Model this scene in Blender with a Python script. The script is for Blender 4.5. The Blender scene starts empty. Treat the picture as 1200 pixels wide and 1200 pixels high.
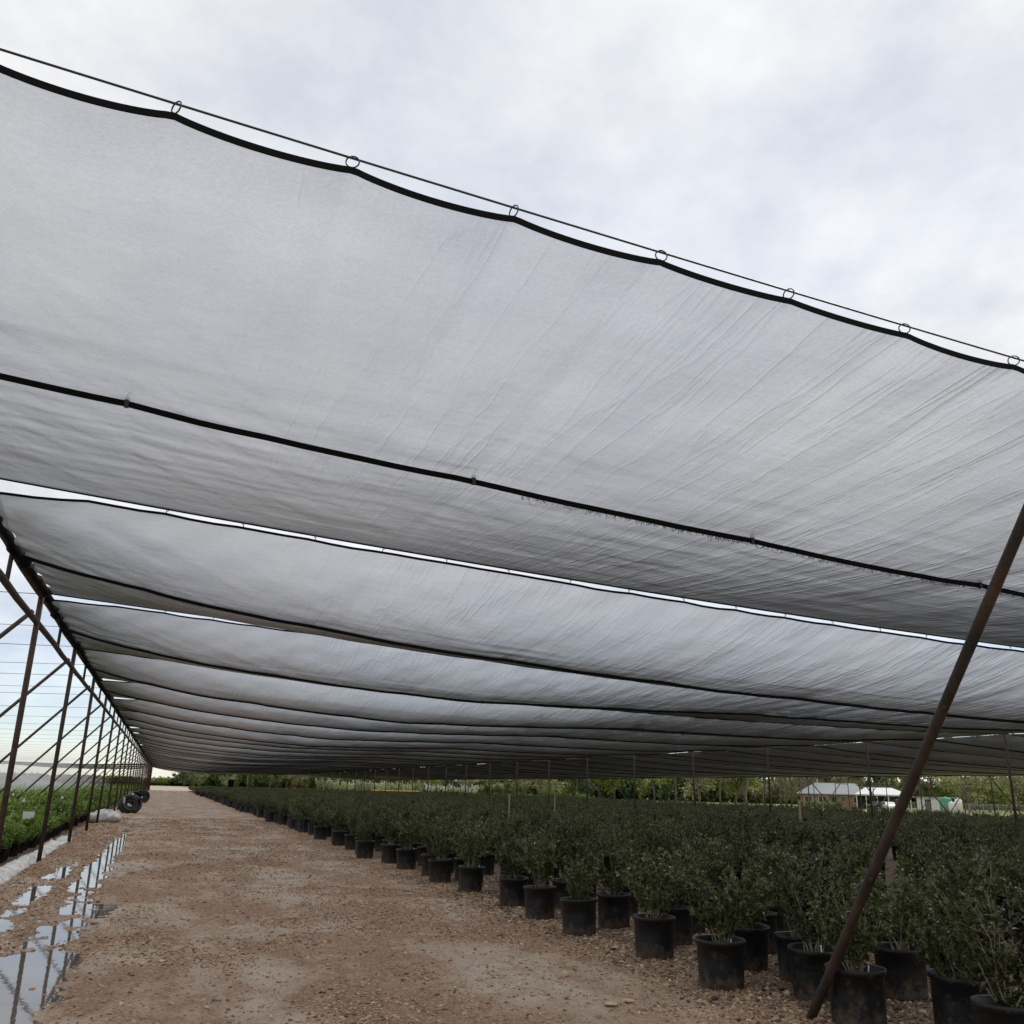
import bpy, math, random
import numpy as np
from mathutils import Vector, Matrix, Euler
from math import radians, sin, cos, pi, tan

random.seed(7)
rng = np.random.default_rng(11)
S = bpy.context.scene
COL = S.collection

# ------------------------------------------------------------------ camera
CAM_H = 1.65
def cam_axes(f=1060.0, vp=(190, 916), roll=1.5):
    d = np.array([(vp[0]-600)/f, -(vp[1]-600)/f, 1.0]); d /= np.linalg.norm(d)
    t = tan(radians(roll))
    p2 = np.array([(vp[0]+400)/f, -(vp[1]+1000*t-600)/f, 1.0])
    up = np.cross(p2, d); up /= np.linalg.norm(up)
    if up[1] < 0: up = -up
    rx = -np.cross(d, up)
    return np.array([rx, d, up])
CM = cam_axes()
cam_d = bpy.data.cameras.new('camera')
cam = bpy.data.objects.new('camera', cam_d); COL.objects.link(cam)
R3 = Matrix(((CM[0][0], CM[0][1], -CM[0][2]), (CM[1][0], CM[1][1], -CM[1][2]), (CM[2][0], CM[2][1], -CM[2][2])))
cam.matrix_world = Matrix.Translation((0, 0, CAM_H)) @ R3.to_4x4()
cam_d.sensor_width = 36.0
cam_d.lens = 36.0*1060/1200
cam_d.clip_start = 0.05
cam_d.clip_end = 3000
S.camera = cam

# ------------------------------------------------------------------ world, sun, exposure
SUN_EL, SUN_AZ = radians(52), radians(60)       # azimuth measured from +Y towards +X
W = bpy.data.worlds.new('World'); S.world = W; W.use_nodes = True
def world():
    nt = W.node_tree; N = nt.nodes; L = nt.links
    N.clear()
    out = N.new('ShaderNodeOutputWorld'); bg = N.new('ShaderNodeBackground')
    bg.inputs['Strength'].default_value = 0.1
    L.new(bg.outputs[0], out.inputs[0])
    sky = N.new('ShaderNodeTexSky'); sky.sky_type = 'NISHITA'; sky.sun_disc = False
    sky.sun_elevation = SUN_EL; sky.sun_rotation = SUN_AZ
    sky.air_density = 1.0; sky.dust_density = 0.2
    tc = N.new('ShaderNodeTexCoord')
    sep = N.new('ShaderNodeSeparateXYZ'); L.new(tc.outputs['Generated'], sep.inputs[0])
    zz = N.new('ShaderNodeMath'); zz.operation = 'ADD'; zz.inputs[1].default_value = 0.22
    L.new(sep.outputs[2], zz.inputs[0])
    zm = N.new('ShaderNodeMath'); zm.operation = 'MAXIMUM'; zm.inputs[1].default_value = 0.12
    L.new(zz.outputs[0], zm.inputs[0])
    mpz = N.new('ShaderNodeMapping'); mpz.inputs['Rotation'].default_value = (0, 0, radians(-39)); L.new(tc.outputs['Generated'], mpz.inputs[0])
    dv = N.new('ShaderNodeVectorMath'); dv.operation = 'DIVIDE'
    cb = N.new('ShaderNodeCombineXYZ')
    for i in range(3): L.new(zm.outputs[0], cb.inputs[i])
    L.new(mpz.outputs[0], dv.inputs[0]); L.new(cb.outputs[0], dv.inputs[1])
    n1 = N.new('ShaderNodeTexNoise'); n1.inputs['Scale'].default_value = 1.15
    n1.inputs['Detail'].default_value = 7; n1.inputs['Roughness'].default_value = 0.55
    L.new(dv.outputs[0], n1.inputs['Vector'])
    r1 = N.new('ShaderNodeValToRGB')
    r1.color_ramp.elements[0].position = 0.34; r1.color_ramp.elements[1].position = 0.56
    L.new(n1.outputs[0], r1.inputs[0])
    n2 = N.new('ShaderNodeTexNoise'); n2.inputs['Scale'].default_value = 2.9
    n2.inputs['Detail'].default_value = 6; n2.inputs['Roughness'].default_value = 0.6
    L.new(dv.outputs[0], n2.inputs['Vector'])
    r2 = N.new('ShaderNodeValToRGB')
    r2.color_ramp.elements[0].position = 0.36; r2.color_ramp.elements[0].color = (5.35, 5.55, 5.95, 1)
    r2.color_ramp.elements[1].position = 0.64; r2.color_ramp.elements[1].color = (7.6, 7.53, 7.35, 1)
    L.new(n2.outputs[0], r2.inputs[0])
    sm = N.new('ShaderNodeMix'); sm.data_type = 'RGBA'; sm.blend_type = 'MULTIPLY'
    sm.inputs['Factor'].default_value = 1
    sm.inputs[7].default_value = (0.86, 0.92, 1.05, 1)
    L.new(sky.outputs[0], sm.inputs[6])
    mx = N.new('ShaderNodeMix'); mx.data_type = 'RGBA'
    fm = N.new('ShaderNodeMapRange'); fm.inputs['To Min'].default_value = 0.80; fm.inputs['To Max'].default_value = 0.98
    L.new(r1.outputs[0], fm.inputs['Value'])
    el = N.new('ShaderNodeMapRange'); 
    for k_, v_ in (('From Min', 0.02), ('From Max', 0.24), ('To Min', 0.35), ('To Max', 1.0)): el.inputs[k_].default_value = v_
    L.new(sep.outputs[2], el.inputs['Value'])   # the deck breaks up towards the horizon
    fe = N.new('ShaderNodeMath'); fe.operation = 'MULTIPLY'; L.new(fm.outputs[0], fe.inputs[0]); L.new(el.outputs[0], fe.inputs[1])
    L.new(fe.outputs[0], mx.inputs['Factor']); L.new(sm.outputs[2], mx.inputs[6]); L.new(r2.outputs[0], mx.inputs[7])
    L.new(mx.outputs[2], bg.inputs['Color'])
world()
sun_d = bpy.data.lights.new('sun', 'SUN'); sun_d.energy = 1.5; sun_d.angle = radians(18); sun_d.color = (1.0, 0.96, 0.9)
sun = bpy.data.objects.new('sun', sun_d); COL.objects.link(sun)
sv = Vector((cos(SUN_EL)*sin(SUN_AZ), cos(SUN_EL)*cos(SUN_AZ), sin(SUN_EL)))
sun.rotation_euler = sv.to_track_quat('Z', 'Y').to_euler(); sun.location = sv*50
S.view_settings.view_transform = 'Standard'; S.view_settings.look = 'None'
S.view_settings.exposure = 0.46; S.view_settings.gamma = 1.0; S.view_settings.use_curve_mapping = False
S.render.engine = 'CYCLES'
S.cycles.use_denoising = True
S.cycles.max_bounces = 8; S.cycles.diffuse_bounces = 3; S.cycles.glossy_bounces = 3
S.cycles.transmission_bounces = 4; S.cycles.transparent_max_bounces = 14
S.cycles.caustics_reflective = False; S.cycles.caustics_refractive = False
S.cycles.sample_clamp_indirect = 4.0

# ------------------------------------------------------------------ helpers
class MB:
    def __init__(s): s.v = []; s.f = []
    def add(s, vs, fs):
        b = len(s.v); s.v += [tuple(p) for p in vs]; s.f += [tuple(b+i for i in f) for f in fs]
    def box(s, c, d, rz=0.0, bev=0):
        x, y, z = d[0]/2, d[1]/2, d[2]/2
        vs = []
        for sx, sy, sz in ((-1,-1,-1),(1,-1,-1),(1,1,-1),(-1,1,-1),(-1,-1,1),(1,-1,1),(1,1,1),(-1,1,1)):
            px, py = sx*x, sy*y
            vs.append((c[0]+px*cos(rz)-py*sin(rz), c[1]+px*sin(rz)+py*cos(rz), c[2]+sz*z))
        s.add(vs, ((0,3,2,1),(4,5,6,7),(0,1,5,4),(1,2,6,5),(2,3,7,6),(3,0,4,7)))
    def tube(s, pts, r, n=8, cap=True, closed=False):
        pts = [Vector(p) for p in pts]; m = len(pts)
        rr = r if isinstance(r, (list, tuple, np.ndarray)) else [r]*m
        b = len(s.v); prev = None
        for i, p in enumerate(pts):
            if closed: t = pts[(i+1) % m]-pts[i-1]
            else: t = pts[min(i+1, m-1)]-pts[max(i-1, 0)]
            t.normalize()
            if prev is None:
                a = Vector((0,0,1)) if abs(t.z) < 0.9 else Vector((1,0,0))
                u = t.cross(a).normalized()
            else:
                u = (prev - t*prev.dot(t)).normalized()
            prev = u; w = t.cross(u)
            for k in range(n):
                a = 2*pi*k/n
                s.v.append(tuple(p+(u*cos(a)+w*sin(a))*rr[i]))
        for i in range(m if closed else m-1):
            j = (i+1) % m
            for k in range(n):
                s.f.append((b+i*n+k, b+i*n+(k+1) % n, b+j*n+(k+1) % n, b+j*n+k))
        if cap and not closed:
            s.f.append(tuple(b+k for k in range(n))[::-1]); s.f.append(tuple(b+(m-1)*n+k for k in range(n)))
    def lathe(s, prof, n=24, c=(0,0,0)):
        b = len(s.v)
        for r, z in prof:
            for k in range(n):
                a = 2*pi*k/n; s.v.append((c[0]+r*cos(a), c[1]+r*sin(a), c[2]+z))
        for i in range(len(prof)-1):
            for k in range(n):
                s.f.append((b+i*n+k, b+i*n+(k+1) % n, b+(i+1)*n+(k+1) % n, b+(i+1)*n+k))
    def mesh(s, name, mat=None, smooth=False):
        me = bpy.data.meshes.new(name); me.from_pydata(s.v, [], s.f); me.update()
        if mat: me.materials.append(mat)
        if smooth: me.polygons.foreach_set('use_smooth', [True]*len(me.polygons))
        return me
    def build(s, name, mat, parent=None, smooth=False):
        return link(name, s.mesh(name, mat, smooth), parent)

def link(name, data, parent=None, loc=None, rot=None, scale=None):
    o = bpy.data.objects.new(name, data); COL.objects.link(o)
    if parent is not None: o.parent = parent
    if loc is not None: o.location = loc
    if rot is not None: o.rotation_euler = rot
    if scale is not None: o.scale = scale if hasattr(scale, '__len__') else (scale,)*3
    return o
def tag(o, label=None, cat=None, group=None, kind=None):
    if label: o['label'] = label
    if cat: o['category'] = cat
    if group: o['group'] = group
    if kind: o['kind'] = kind
    return o
def empty(name, loc, label, cat, group=None, rz=0.0):
    o = link(name, None, None, loc, (0, 0, rz)); o.empty_display_size = 0.2
    return tag(o, label, cat, group)
ONES = ['','first','second','third','fourth','fifth','sixth','seventh','eighth','ninth','tenth','eleventh','twelfth','thirteenth','fourteenth','fifteenth','sixteenth','seventeenth','eighteenth','nineteenth']
TENS = ['','','twent','thirt','fort','fift','sixt','sevent','eight','ninet']
TENW = ['','','twenty','thirty','forty','fifty','sixty','seventy','eighty','ninety']
def ordw(n):
    if n < 20: return ONES[n]
    if n >= 100: return 'hundred-and-'+ordw(n-100) if n > 100 else 'hundredth'
    return TENS[n//10]+'ieth' if n % 10 == 0 else TENW[n//10]+'-'+ONES[n % 10]

def at(pxl, D, z=0.0):
    # a direction from the photograph's horizon turned into a place at horizontal distance D
    c = CM@np.array([(pxl-600)/1060, -(940-600)/1060, 1.0]); h = c[:2]/np.linalg.norm(c[:2]); return Vector((h[0]*D, h[1]*D, z))
# numpy value noise
def _h(ix, iy, seed):
    n = (ix.astype(np.int64)*374761393 + iy.astype(np.int64)*668265263 + seed*1442695041) & 0xffffffff
    n = ((n ^ (n >> 13))*1274126177) & 0xffffffff
    return ((n ^ (n >> 16)) & 0xffff)/65535.0
def vnoise(x, y, seed=0):
    x = np.asarray(x, float); y = np.asarray(y, float)
    ix = np.floor(x); iy = np.floor(y); fx = x-ix; fy = y-iy
    fx = fx*fx*(3-2*fx); fy = fy*fy*(3-2*fy)
    a = _h(ix, iy, seed); b = _h(ix+1, iy, seed); c = _h(ix, iy+1, seed); d = _h(ix+1, iy+1, seed)
    return (a*(1-fx)+b*fx)*(1-fy)+(c*(1-fx)+d*fx)*fy
def fbm(x, y, seed=0, o=4):
    s = 0; a = 0.5; t = 0
    for i in range(o):
        s = s+a*vnoise(np.asarray(x)*2**i, np.asarray(y)*2**i, seed+i*17); t += a; a *= 0.5
    return s/t*2-1
def grid_mesh(name, xs, ys, zf, mat, smooth=True, yf=None):
    X, Y = np.meshgrid(xs, ys)
    Z = zf(X, Y); YY = Y if yf is None else yf(X, Y)
    nx, ny = len(xs), len(ys)
    co = np.stack([X, YY, Z], -1).reshape(-1, 3)
    i = np.arange(nx-1)[None, :]+np.arange(ny-1)[:, None]*nx
    q = np.stack([i, i+1, i+nx+1, i+nx], -1).reshape(-1, 4)
    return np_mesh(name, co, q, mat, smooth)
def np_mesh(name, co, faces, mat, smooth=False):
    me = bpy.data.meshes.new(name); k = faces.shape[1]
    me.vertices.add(len(co)); me.vertices.foreach_set('co', np.ascontiguousarray(co, dtype=np.float32).ravel())
    me.loops.add(faces.size); me.loops.foreach_set('vertex_index', faces.astype(np.int32).ravel())
    me.polygons.add(len(faces)); me.polygons.foreach_set('loop_start', np.arange(0, faces.size, k, dtype=np.int32))
    if smooth: me.polygons.foreach_set('use_smooth', np.ones(len(faces), dtype=bool))
    me.update(calc_edges=True)
    if mat: me.materials.append(mat)
    return me

# ------------------------------------------------------------------ materials
def mat_new(name):
    m = bpy.data.materials.new(name); m.use_nodes = True
    nt = m.node_tree; nt.nodes.clear()
    return m, nt.nodes, nt.links
def setin(node, **kw):
    for k, v in kw.items(): node.inputs[k.replace('_', ' ')].default_value = v
def pbr(name, c1, c2=None, scale=8.0, rough=0.6, metal=0.0, bump=0.0, bscale=60.0, spec=0.5, detail=5, rough2=None, stretch=None, objrand=0.0):
    m, N, L = mat_new(name)
    out = N.new('ShaderNodeOutputMaterial'); b = N.new('ShaderNodeBsdfPrincipled'); L.new(b.outputs[0], out.inputs[0])
    setin(b, Roughness=rough, Metallic=metal); b.inputs['Specular IOR Level'].default_value = spec
    b.inputs['Base Color'].default_value = (*c1, 1)
    tc = N.new('ShaderNodeTexCoord'); src = tc.outputs['Object']
    if stretch:
        mp = N.new('ShaderNodeMapping'); mp.inputs['Scale'].default_value = stretch
        L.new(src, mp.inputs[0]); src = mp.outputs[0]
    colout = None
    if c2:
        n = N.new('ShaderNodeTexNoise'); setin(n, Scale=scale, Detail=detail, Roughness=0.6); L.new(src, n.inputs['Vector'])
        r = N.new('ShaderNodeValToRGB'); r.color_ramp.elements[0].color = (*c1, 1); r.color_ramp.elements[1].color = (*c2, 1)
        r.color_ramp.elements[0].position = 0.36; r.color_ramp.elements[1].position = 0.64
        L.new(n.outputs[0], r.inputs[0]); colout = r.outputs[0]
        if rough2 is not None:
            mr = N.new('ShaderNodeMapRange'); setin(mr, From_Min=0.35, From_Max=0.65, To_Min=rough, To_Max=rough2)
            L.new(n.outputs[0], mr.inputs[0]); L.new(mr.outputs[0], b.inputs['Roughness'])
    if objrand:
        oi = N.new('ShaderNodeObjectInfo'); hs = N.new('ShaderNodeHueSaturation')
        mr = N.new('ShaderNodeMapRange'); setin(mr, To_Min=1-objrand, To_Max=1+objrand)
        L.new(oi.outputs['Random'], mr.inputs[0]); L.new(mr.outputs[0], hs.inputs['Value'])
        if colout: L.new(colout, hs.inputs['Color'])
        else: hs.inputs['Color'].default_value = (*c1, 1)
        colout = hs.outputs[0]
    if colout: L.new(colout, b.inputs['Base Color'])
    if bump:
        nb = N.new('ShaderNodeTexNoise'); setin(nb, Scale=bscale, Detail=6, Roughness=0.65); L.new(src, nb.inputs['Vector'])
        bp = N.new('ShaderNodeBump'); setin(bp, Strength=bump, Distance=0.02); L.new(nb.outputs[0], bp.inputs['Height'])
        L.new(bp.outputs[0], b.inputs['Normal'])
    return m
def leaf_mat(name, c1, c2, var=0.35, trans=0.3, rough=0.45, nscale=30, twig=None):
    m, N, L = mat_new(name)
    out = N.new('ShaderNodeOutputMaterial')
    tc = N.new('ShaderNodeTexCoord'); n = N.new('ShaderNodeTexNoise'); setin(n, Scale=nscale, Detail=2)
    L.new(tc.outputs['Object'], n.inputs['Vector'])
    r = N.new('ShaderNodeValToRGB'); r.color_ramp.elements[0].color = (*c1, 1); r.color_ramp.elements[1].color = (*c2, 1)
    r.color_ramp.elements[0].position = 0.35; r.color_ramp.elements[1].position = 0.68
    L.new(n.outputs[0], r.inputs[0])
    oi = N.new('ShaderNodeObjectInfo'); hs = N.new('ShaderNodeHueSaturation')
    mr = N.new('ShaderNodeMapRange'); setin(mr, To_Min=1-var, To_Max=1+var)
    L.new(oi.outputs['Random'], mr.inputs[0]); L.new(mr.outputs[0], hs.inputs['Value']); L.new(r.outputs[0], hs.inputs['Color'])
    b = N.new('ShaderNodeBsdfPrincipled'); setin(b, Roughness=rough); L.new(hs.outputs[0], b.inputs['Base Color'])
    t = N.new('ShaderNodeBsdfTranslucent'); L.new(hs.outputs[0], t.inputs[0])
    mx = N.new('ShaderNodeMixShader'); mx.inputs[0].default_value = trans
    L.new(b.outputs[0], mx.inputs[1]); L.new(t.outputs[0], mx.inputs[2]); L.new(mx.outputs[0], out.inputs[0])
    return m

def cloth_mat():
    # silver-grey knitted shade cloth: open weave whose holes close up as it is seen edge-on, yarn partly translucent
    m, N, L = mat_new('shade_cloth_weave')
    out = N.new('ShaderNodeOutputMaterial')
    tc = N.new('ShaderNodeTexCoord')
    # wrinkles: diagonal tension folds + fine crumple
    def noise(scale, stretch, rot, detail=5, rough=0.6):
        mp = N.new('ShaderNodeMapping'); mp.inputs['Scale'].default_value = stretch; mp.inputs['Rotation'].default_value = (0, 0, radians(rot))
        L.new(tc.outputs['Object'], mp.inputs[0])
        n = N.new('ShaderNodeTexNoise'); setin(n, Scale=scale, Detail=detail, Roughness=rough); L.new(mp.outputs[0], n.inputs['Vector'])
        return n.outputs[0]
    na = noise(0.8, (4.0, 0.4, 1), -9, 4, 0.55)
    nb = noise(1.6, (0.6, 4.0, 1), 6, 5, 0.6)
    nc = noise(7.0, (1, 1, 1), 0, 6, 0.65)
    mask = noise(0.30, (1, 1, 1), 0, 2, 0.5)
    # more tension folds towards the middle of the span
    sx = N.new('ShaderNodeSeparateXYZ'); L.new(tc.outputs['Object'], sx.inputs[0])
    mk = N.new('ShaderNodeMapRange'); setin(mk, From_Min=1.0, From_Max=9.0, To_Min=0.18, To_Max=0.9); L.new(sx.outputs[0], mk.inputs[0])
    mk2 = N.new('ShaderNodeMapRange'); setin(mk2, From_Min=0.35, From_Max=0.65, To_Min=0.3, To_Max=1.3); L.new(mask, mk2.inputs[0])
    mul = N.new('ShaderNodeMath'); mul.operation = 'MULTIPLY'; L.new(mk.outputs[0], mul.inputs[0]); L.new(mk2.outputs[0], mul.inputs[1])
    rd = N.new('ShaderNodeMath'); rd.operation = 'SUBTRACT'; rd.inputs[1].default_value = 0.5; L.new(na, rd.inputs[0])
    rb = N.new('ShaderNodeMath'); rb.operation = 'ABSOLUTE'; L.new(rd.outputs[0], rb.inputs[0])
    rn = N.new('ShaderNodeMapRange'); rn.interpolation_type = 'SMOOTHSTEP'; setin(rn, From_Min=0.0, From_Max=0.035, To_Min=0.17, To_Max=0.0); L.new(rb.outputs[0], rn.inputs[0])
    rs = N.new('ShaderNodeMath'); rs.operation = 'MULTIPLY_ADD'; rs.inputs[1].default_value = -1.8; L.new(rb.outputs[0], rs.inputs[0]); L.new(rn.outputs[0], rs.inputs[2])
    fold = N.new('ShaderNodeMath'); fold.operation = 'MULTIPLY'; L.new(rs.outputs[0], fold.inputs[0]); L.new(mul.outputs[0], fold.inputs[1])
    f2 = N.new('ShaderNodeMath'); f2.operation = 'MULTIPLY'; L.new(nb, f2.inputs[0]); L.new(mul.outputs[0], f2.inputs[1])
    ad = N.new('ShaderNodeMath'); ad.operation = 'MULTIPLY_ADD'; ad.inputs[1].default_value = 0.45
    L.new(f2.outputs[0], ad.inputs[0]); L.new(fold.outputs[0], ad.inputs[2])
    a3 = N.new('ShaderNodeMath'); a3.operation = 'MULTIPLY_ADD'; a3.inputs[1].default_value = 0.26
    L.new(nc, a3.inputs[0]); L.new(ad.outputs[0], a3.inputs[2])
    bp = N.new('ShaderNodeBump'); setin(bp, Strength=0.7, Distance=0.05); L.new(a3.outputs[0], bp.inputs['Height'])
    # the knit lets light through its openings; edge-on the yarns cover them: c/(c+k)
    dens = noise(1.1, (0.25, 1.6, 1), 0, 6, 0.65)
    lw = N.new('ShaderNodeLayerWeight'); lw.inputs['Blend'].default_value = 0.5; bq = N.new('ShaderNodeBump'); setin(bq, Strength=0.29, Distance=0.05); L.new(a3.outputs[0], bq.inputs['Height']); L.new(bq.outputs[0], lw.inputs['Normal'])
    cs = N.new('ShaderNodeMath'); cs.operation = 'SUBTRACT'; cs.inputs[0].default_value = 1.0; L.new(lw.outputs['Facing'], cs.inputs[1])
    c15 = N.new('ShaderNodeMath'); c15.operation = 'POWER'; c15.inputs[1].default_value = 3.0; L.new(cs.outputs[0], c15.inputs[0])
    ck = N.new('ShaderNodeMath'); ck.operation = 'ADD'; ck.inputs[1].default_value = 0.024; L.new(c15.outputs[0], ck.inputs[0])
    pw = N.new('ShaderNodeMath'); pw.operation = 'DIVIDE'; L.new(c15.outputs[0], pw.inputs[0]); L.new(ck.outputs[0], pw.inputs[1])
    dm = N.new('ShaderNodeMapRange'); setin(dm, From_Min=0.3, From_Max=0.7, To_Min=0.88, To_Max=1.0); L.new(dens, dm.inputs[0])
    spk = noise(48.0, (1, 1.6, 1), 0, 3, 0.7); sm_ = N.new('ShaderNodeMapRange'); setin(sm_, From_Min=0.3, From_Max=0.7, To_Min=0.90, To_Max=1.06); L.new(spk, sm_.inputs[0])
    h0 = N.new('ShaderNodeMath'); h0.operation = 'MULTIPLY'; L.new(pw.outputs[0], h0.inputs[0]); L.new(sm_.outputs[0], h0.inputs[1])
    ho = N.new('ShaderNodeMath'); ho.operation = 'MULTIPLY'; ho.use_clamp = True; L.new(h0.outputs[0], ho.inputs[0]); L.new(dm.outputs[0], ho.inputs[1])
    tr = N.new('ShaderNodeBsdfTransparent')
    tl = N.new('ShaderNodeBsdfTranslucent'); tl.inputs[0].default_value = (0.395, 0.41, 0.445, 1); L.new(bp.outputs[0], tl.inputs['Normal'])
    op = N.new('ShaderNodeMixShader'); op.inputs[0].default_value = 0.25; L.new(tl.outputs[0], op.inputs[1]); L.new(tr.outputs[0], op.inputs[2])
    di = N.new('ShaderNodeBsdfDiffuse'); di.inputs[0].default_value = (0.15, 0.155, 0.165, 1); L.new(bp.outputs[0], di.inputs['Normal'])
    gl = N.new('ShaderNodeBsdfGlossy'); gl.inputs['Roughness'].default_value = 0.3; gl.inputs[0].default_value = (0.7, 0.72, 0.76, 1); L.new(bp.outputs[0], gl.inputs['Normal'])
    a2 = N.new('ShaderNodeMixShader'); a2.inputs[0].default_value = 0.42; L.new(di.outputs[0], a2.inputs[1]); L.new(gl.outputs[0], a2.inputs[2])
    mx = N.new('ShaderNodeMixShader'); L.new(ho.outputs[0], mx.inputs[0]); L.new(a2.outputs[0], mx.inputs[1]); L.new(op.outputs[0], mx.inputs[2])
    L.new(mx.outputs[0], out.inputs[0])
    return m

M = {}
M['cloth'] = cloth_mat()
M['hem'] = pbr('black_hem_tape', (0.008, 0.008, 0.009), rough=0.9, spec=0.1)
M['rust'] = pbr('rusted_pipe', (0.035, 0.02, 0.014), (0.075, 0.038, 0.022), scale=9, rough=0.75, bump=0.25, bscale=90, objrand=0.2)
M['darksteel'] = pbr('dark_weathered_steel', (0.03, 0.024, 0.02), (0.07, 0.042, 0.03), scale=5, rough=0.7, bump=0.2, bscale=60, objrand=0.2)
M['cable'] = pbr('steel_cable', (0.05, 0.05, 0.055), rough=0.5, metal=0.6)
M['pot'] = pbr('black_nursery_plastic', (0.006, 0.0065, 0.008), (0.012, 0.012, 0.014), scale=5, rough=0.55, spec=0.3, bump=0.08, bscale=30, objrand=0.25)
M['soil'] = pbr('bark_mulch', (0.03, 0.02, 0.014), (0.075, 0.05, 0.032), scale=40, rough=0.95, bump=0.6, bscale=70)
M['stem'] = pbr('pale_twig', (0.18, 0.15, 0.10), (0.34, 0.29, 0.2), scale=14, rough=0.8)
M['leaf'] = leaf_mat('dark_shrub_leaf', (0.040, 0.054, 0.017), (0.150, 0.172, 0.060), var=0.42, trans=0.25, rough=0.38)
M['leaf_green'] = leaf_mat('bright_shrub_leaf', (0.085, 0.15, 0.02), (0.26, 0.36, 0.065), var=0.3, trans=0.35, rough=0.45)
M['petal'] = pbr('pale_petal', (0.75, 0.7, 0.68), rough=0.7)
M['tree_leaf'] = leaf_mat('tree_leaf', (0.10, 0.15, 0.02), (0.34, 0.38, 0.07), var=0.4, trans=0.35, rough=0.5, nscale=0.9)
M['tree_leaf_dark'] = leaf_mat('evergreen_leaf', (0.03, 0.06, 0.016), (0.10, 0.14, 0.04), var=0.3, trans=0.2, rough=0.5, nscale=0.9)
M['tree_leaf_pale'] = leaf_mat('budding_leaf', (0.17, 0.19, 0.08), (0.36, 0.36, 0.19), var=0.25, trans=0.35, rough=0.5, nscale=0.9)
M['bark'] = pbr('tree_bark', (0.10, 0.075, 0.055), (0.2, 0.16, 0.12), scale=3, rough=0.9, bump=0.5, bscale=12)
M['white_sheet'] = pbr('white_row_cover', (0.8, 0.8, 0.78), (0.5, 0.46, 0.41), scale=5, rough=0.7, bump=0.3, bscale=20)
M['white'] = pbr('white_paint', (0.78, 0.78, 0.77), (0.68, 0.68, 0.67), scale=4, rough=0.5)
M['rubber'] = pbr('black_poly_pipe', (0.016, 0.016, 0.018), (0.03, 0.03, 0.033), scale=6, rough=0.42)

# ------------------------------------------------------------------ ground
PUD = [(-0.98, 10.3, 0.5, 2.3, 0.085), (-1.56, 17.6, 0.26, 5.0, 0.08), (-0.98, 19.5, 0.27, 5.2, 0.08), (-0.92, 31.0, 0.22, 8.5, 0.07), (-1.05, 7.4, 0.3, 0.8, 0.06),
       (2.3, 10.6, 0.55, 0.28, 0.03), (1.75, 8.9, 0.5, 0.3, 0.03), (2.75, 11.7, 0.5, 0.3, 0.03), (-0.55, 14.0, 0.25, 1.2, 0.05), (-1.75, 11.6, 0.2, 1.4, 0.06)]
WATER_Z = 0.0
def road_h(X, Y):
    X = np.asarray(X, float); Y = np.asarray(Y, float)
    wx = 0.14*fbm(X*1.7, Y*1.7, 5, 3); wy = 0.3*fbm(X*1.3, Y*1.3, 9, 3)
    h = 0.034+0.016*fbm(X*0.7, Y*0.45, 1, 3)+0.018*fbm(X*3.1, Y*2.3, 2, 4)+0.017*fbm(X*9, Y*9, 3, 3)
    h += 0.012*np.exp(-((X-1.6)/1.5)**2)
    h += 0.03*np.exp(-((X+1.95+0.1*fbm(X*0, Y*0.7, 21, 2))/0.22)**2)*(0.6+0.8*vnoise(X*4, Y*3, 8))
    h += 0.06*np.exp(-((X+1.28)/0.12)**2)*(vnoise(X*5, Y*1.3, 12))+0.03*np.clip(fbm(X*2.6, Y*1.1, 14, 3), 0, 1)*(X < 0)
    clump = np.clip(fbm(X*1.3, Y*0.9, 31, 3)-0.12, 0, 1)
    h += clump*0.10*vnoise(X*15, Y*15, 33)*(0.5+vnoise(X*31, Y*31, 34))
    for cx, cy, rx, ry, d in PUD:
        q = ((X-cx+wx)/rx)**2+((Y-cy+wy)/ry)**2
        h -= d*np.exp(-q*0.9)
    h += 0.030*fbm(X*5.0, Y*3.2, 23, 3)*np.clip((-0.35-X)/0.3, 0, 1)          # silt islands in the wet strip
    edge = np.clip((X-4.2)/0.9, 0, 1); h = h*(1-edge)+edge*0.03
    return h
def bed_h(X, Y): return 0.03+0.012*fbm(X*1.1, Y*1.1, 41, 3)+0.006*fbm(X*9, Y*9, 43, 2)

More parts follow.
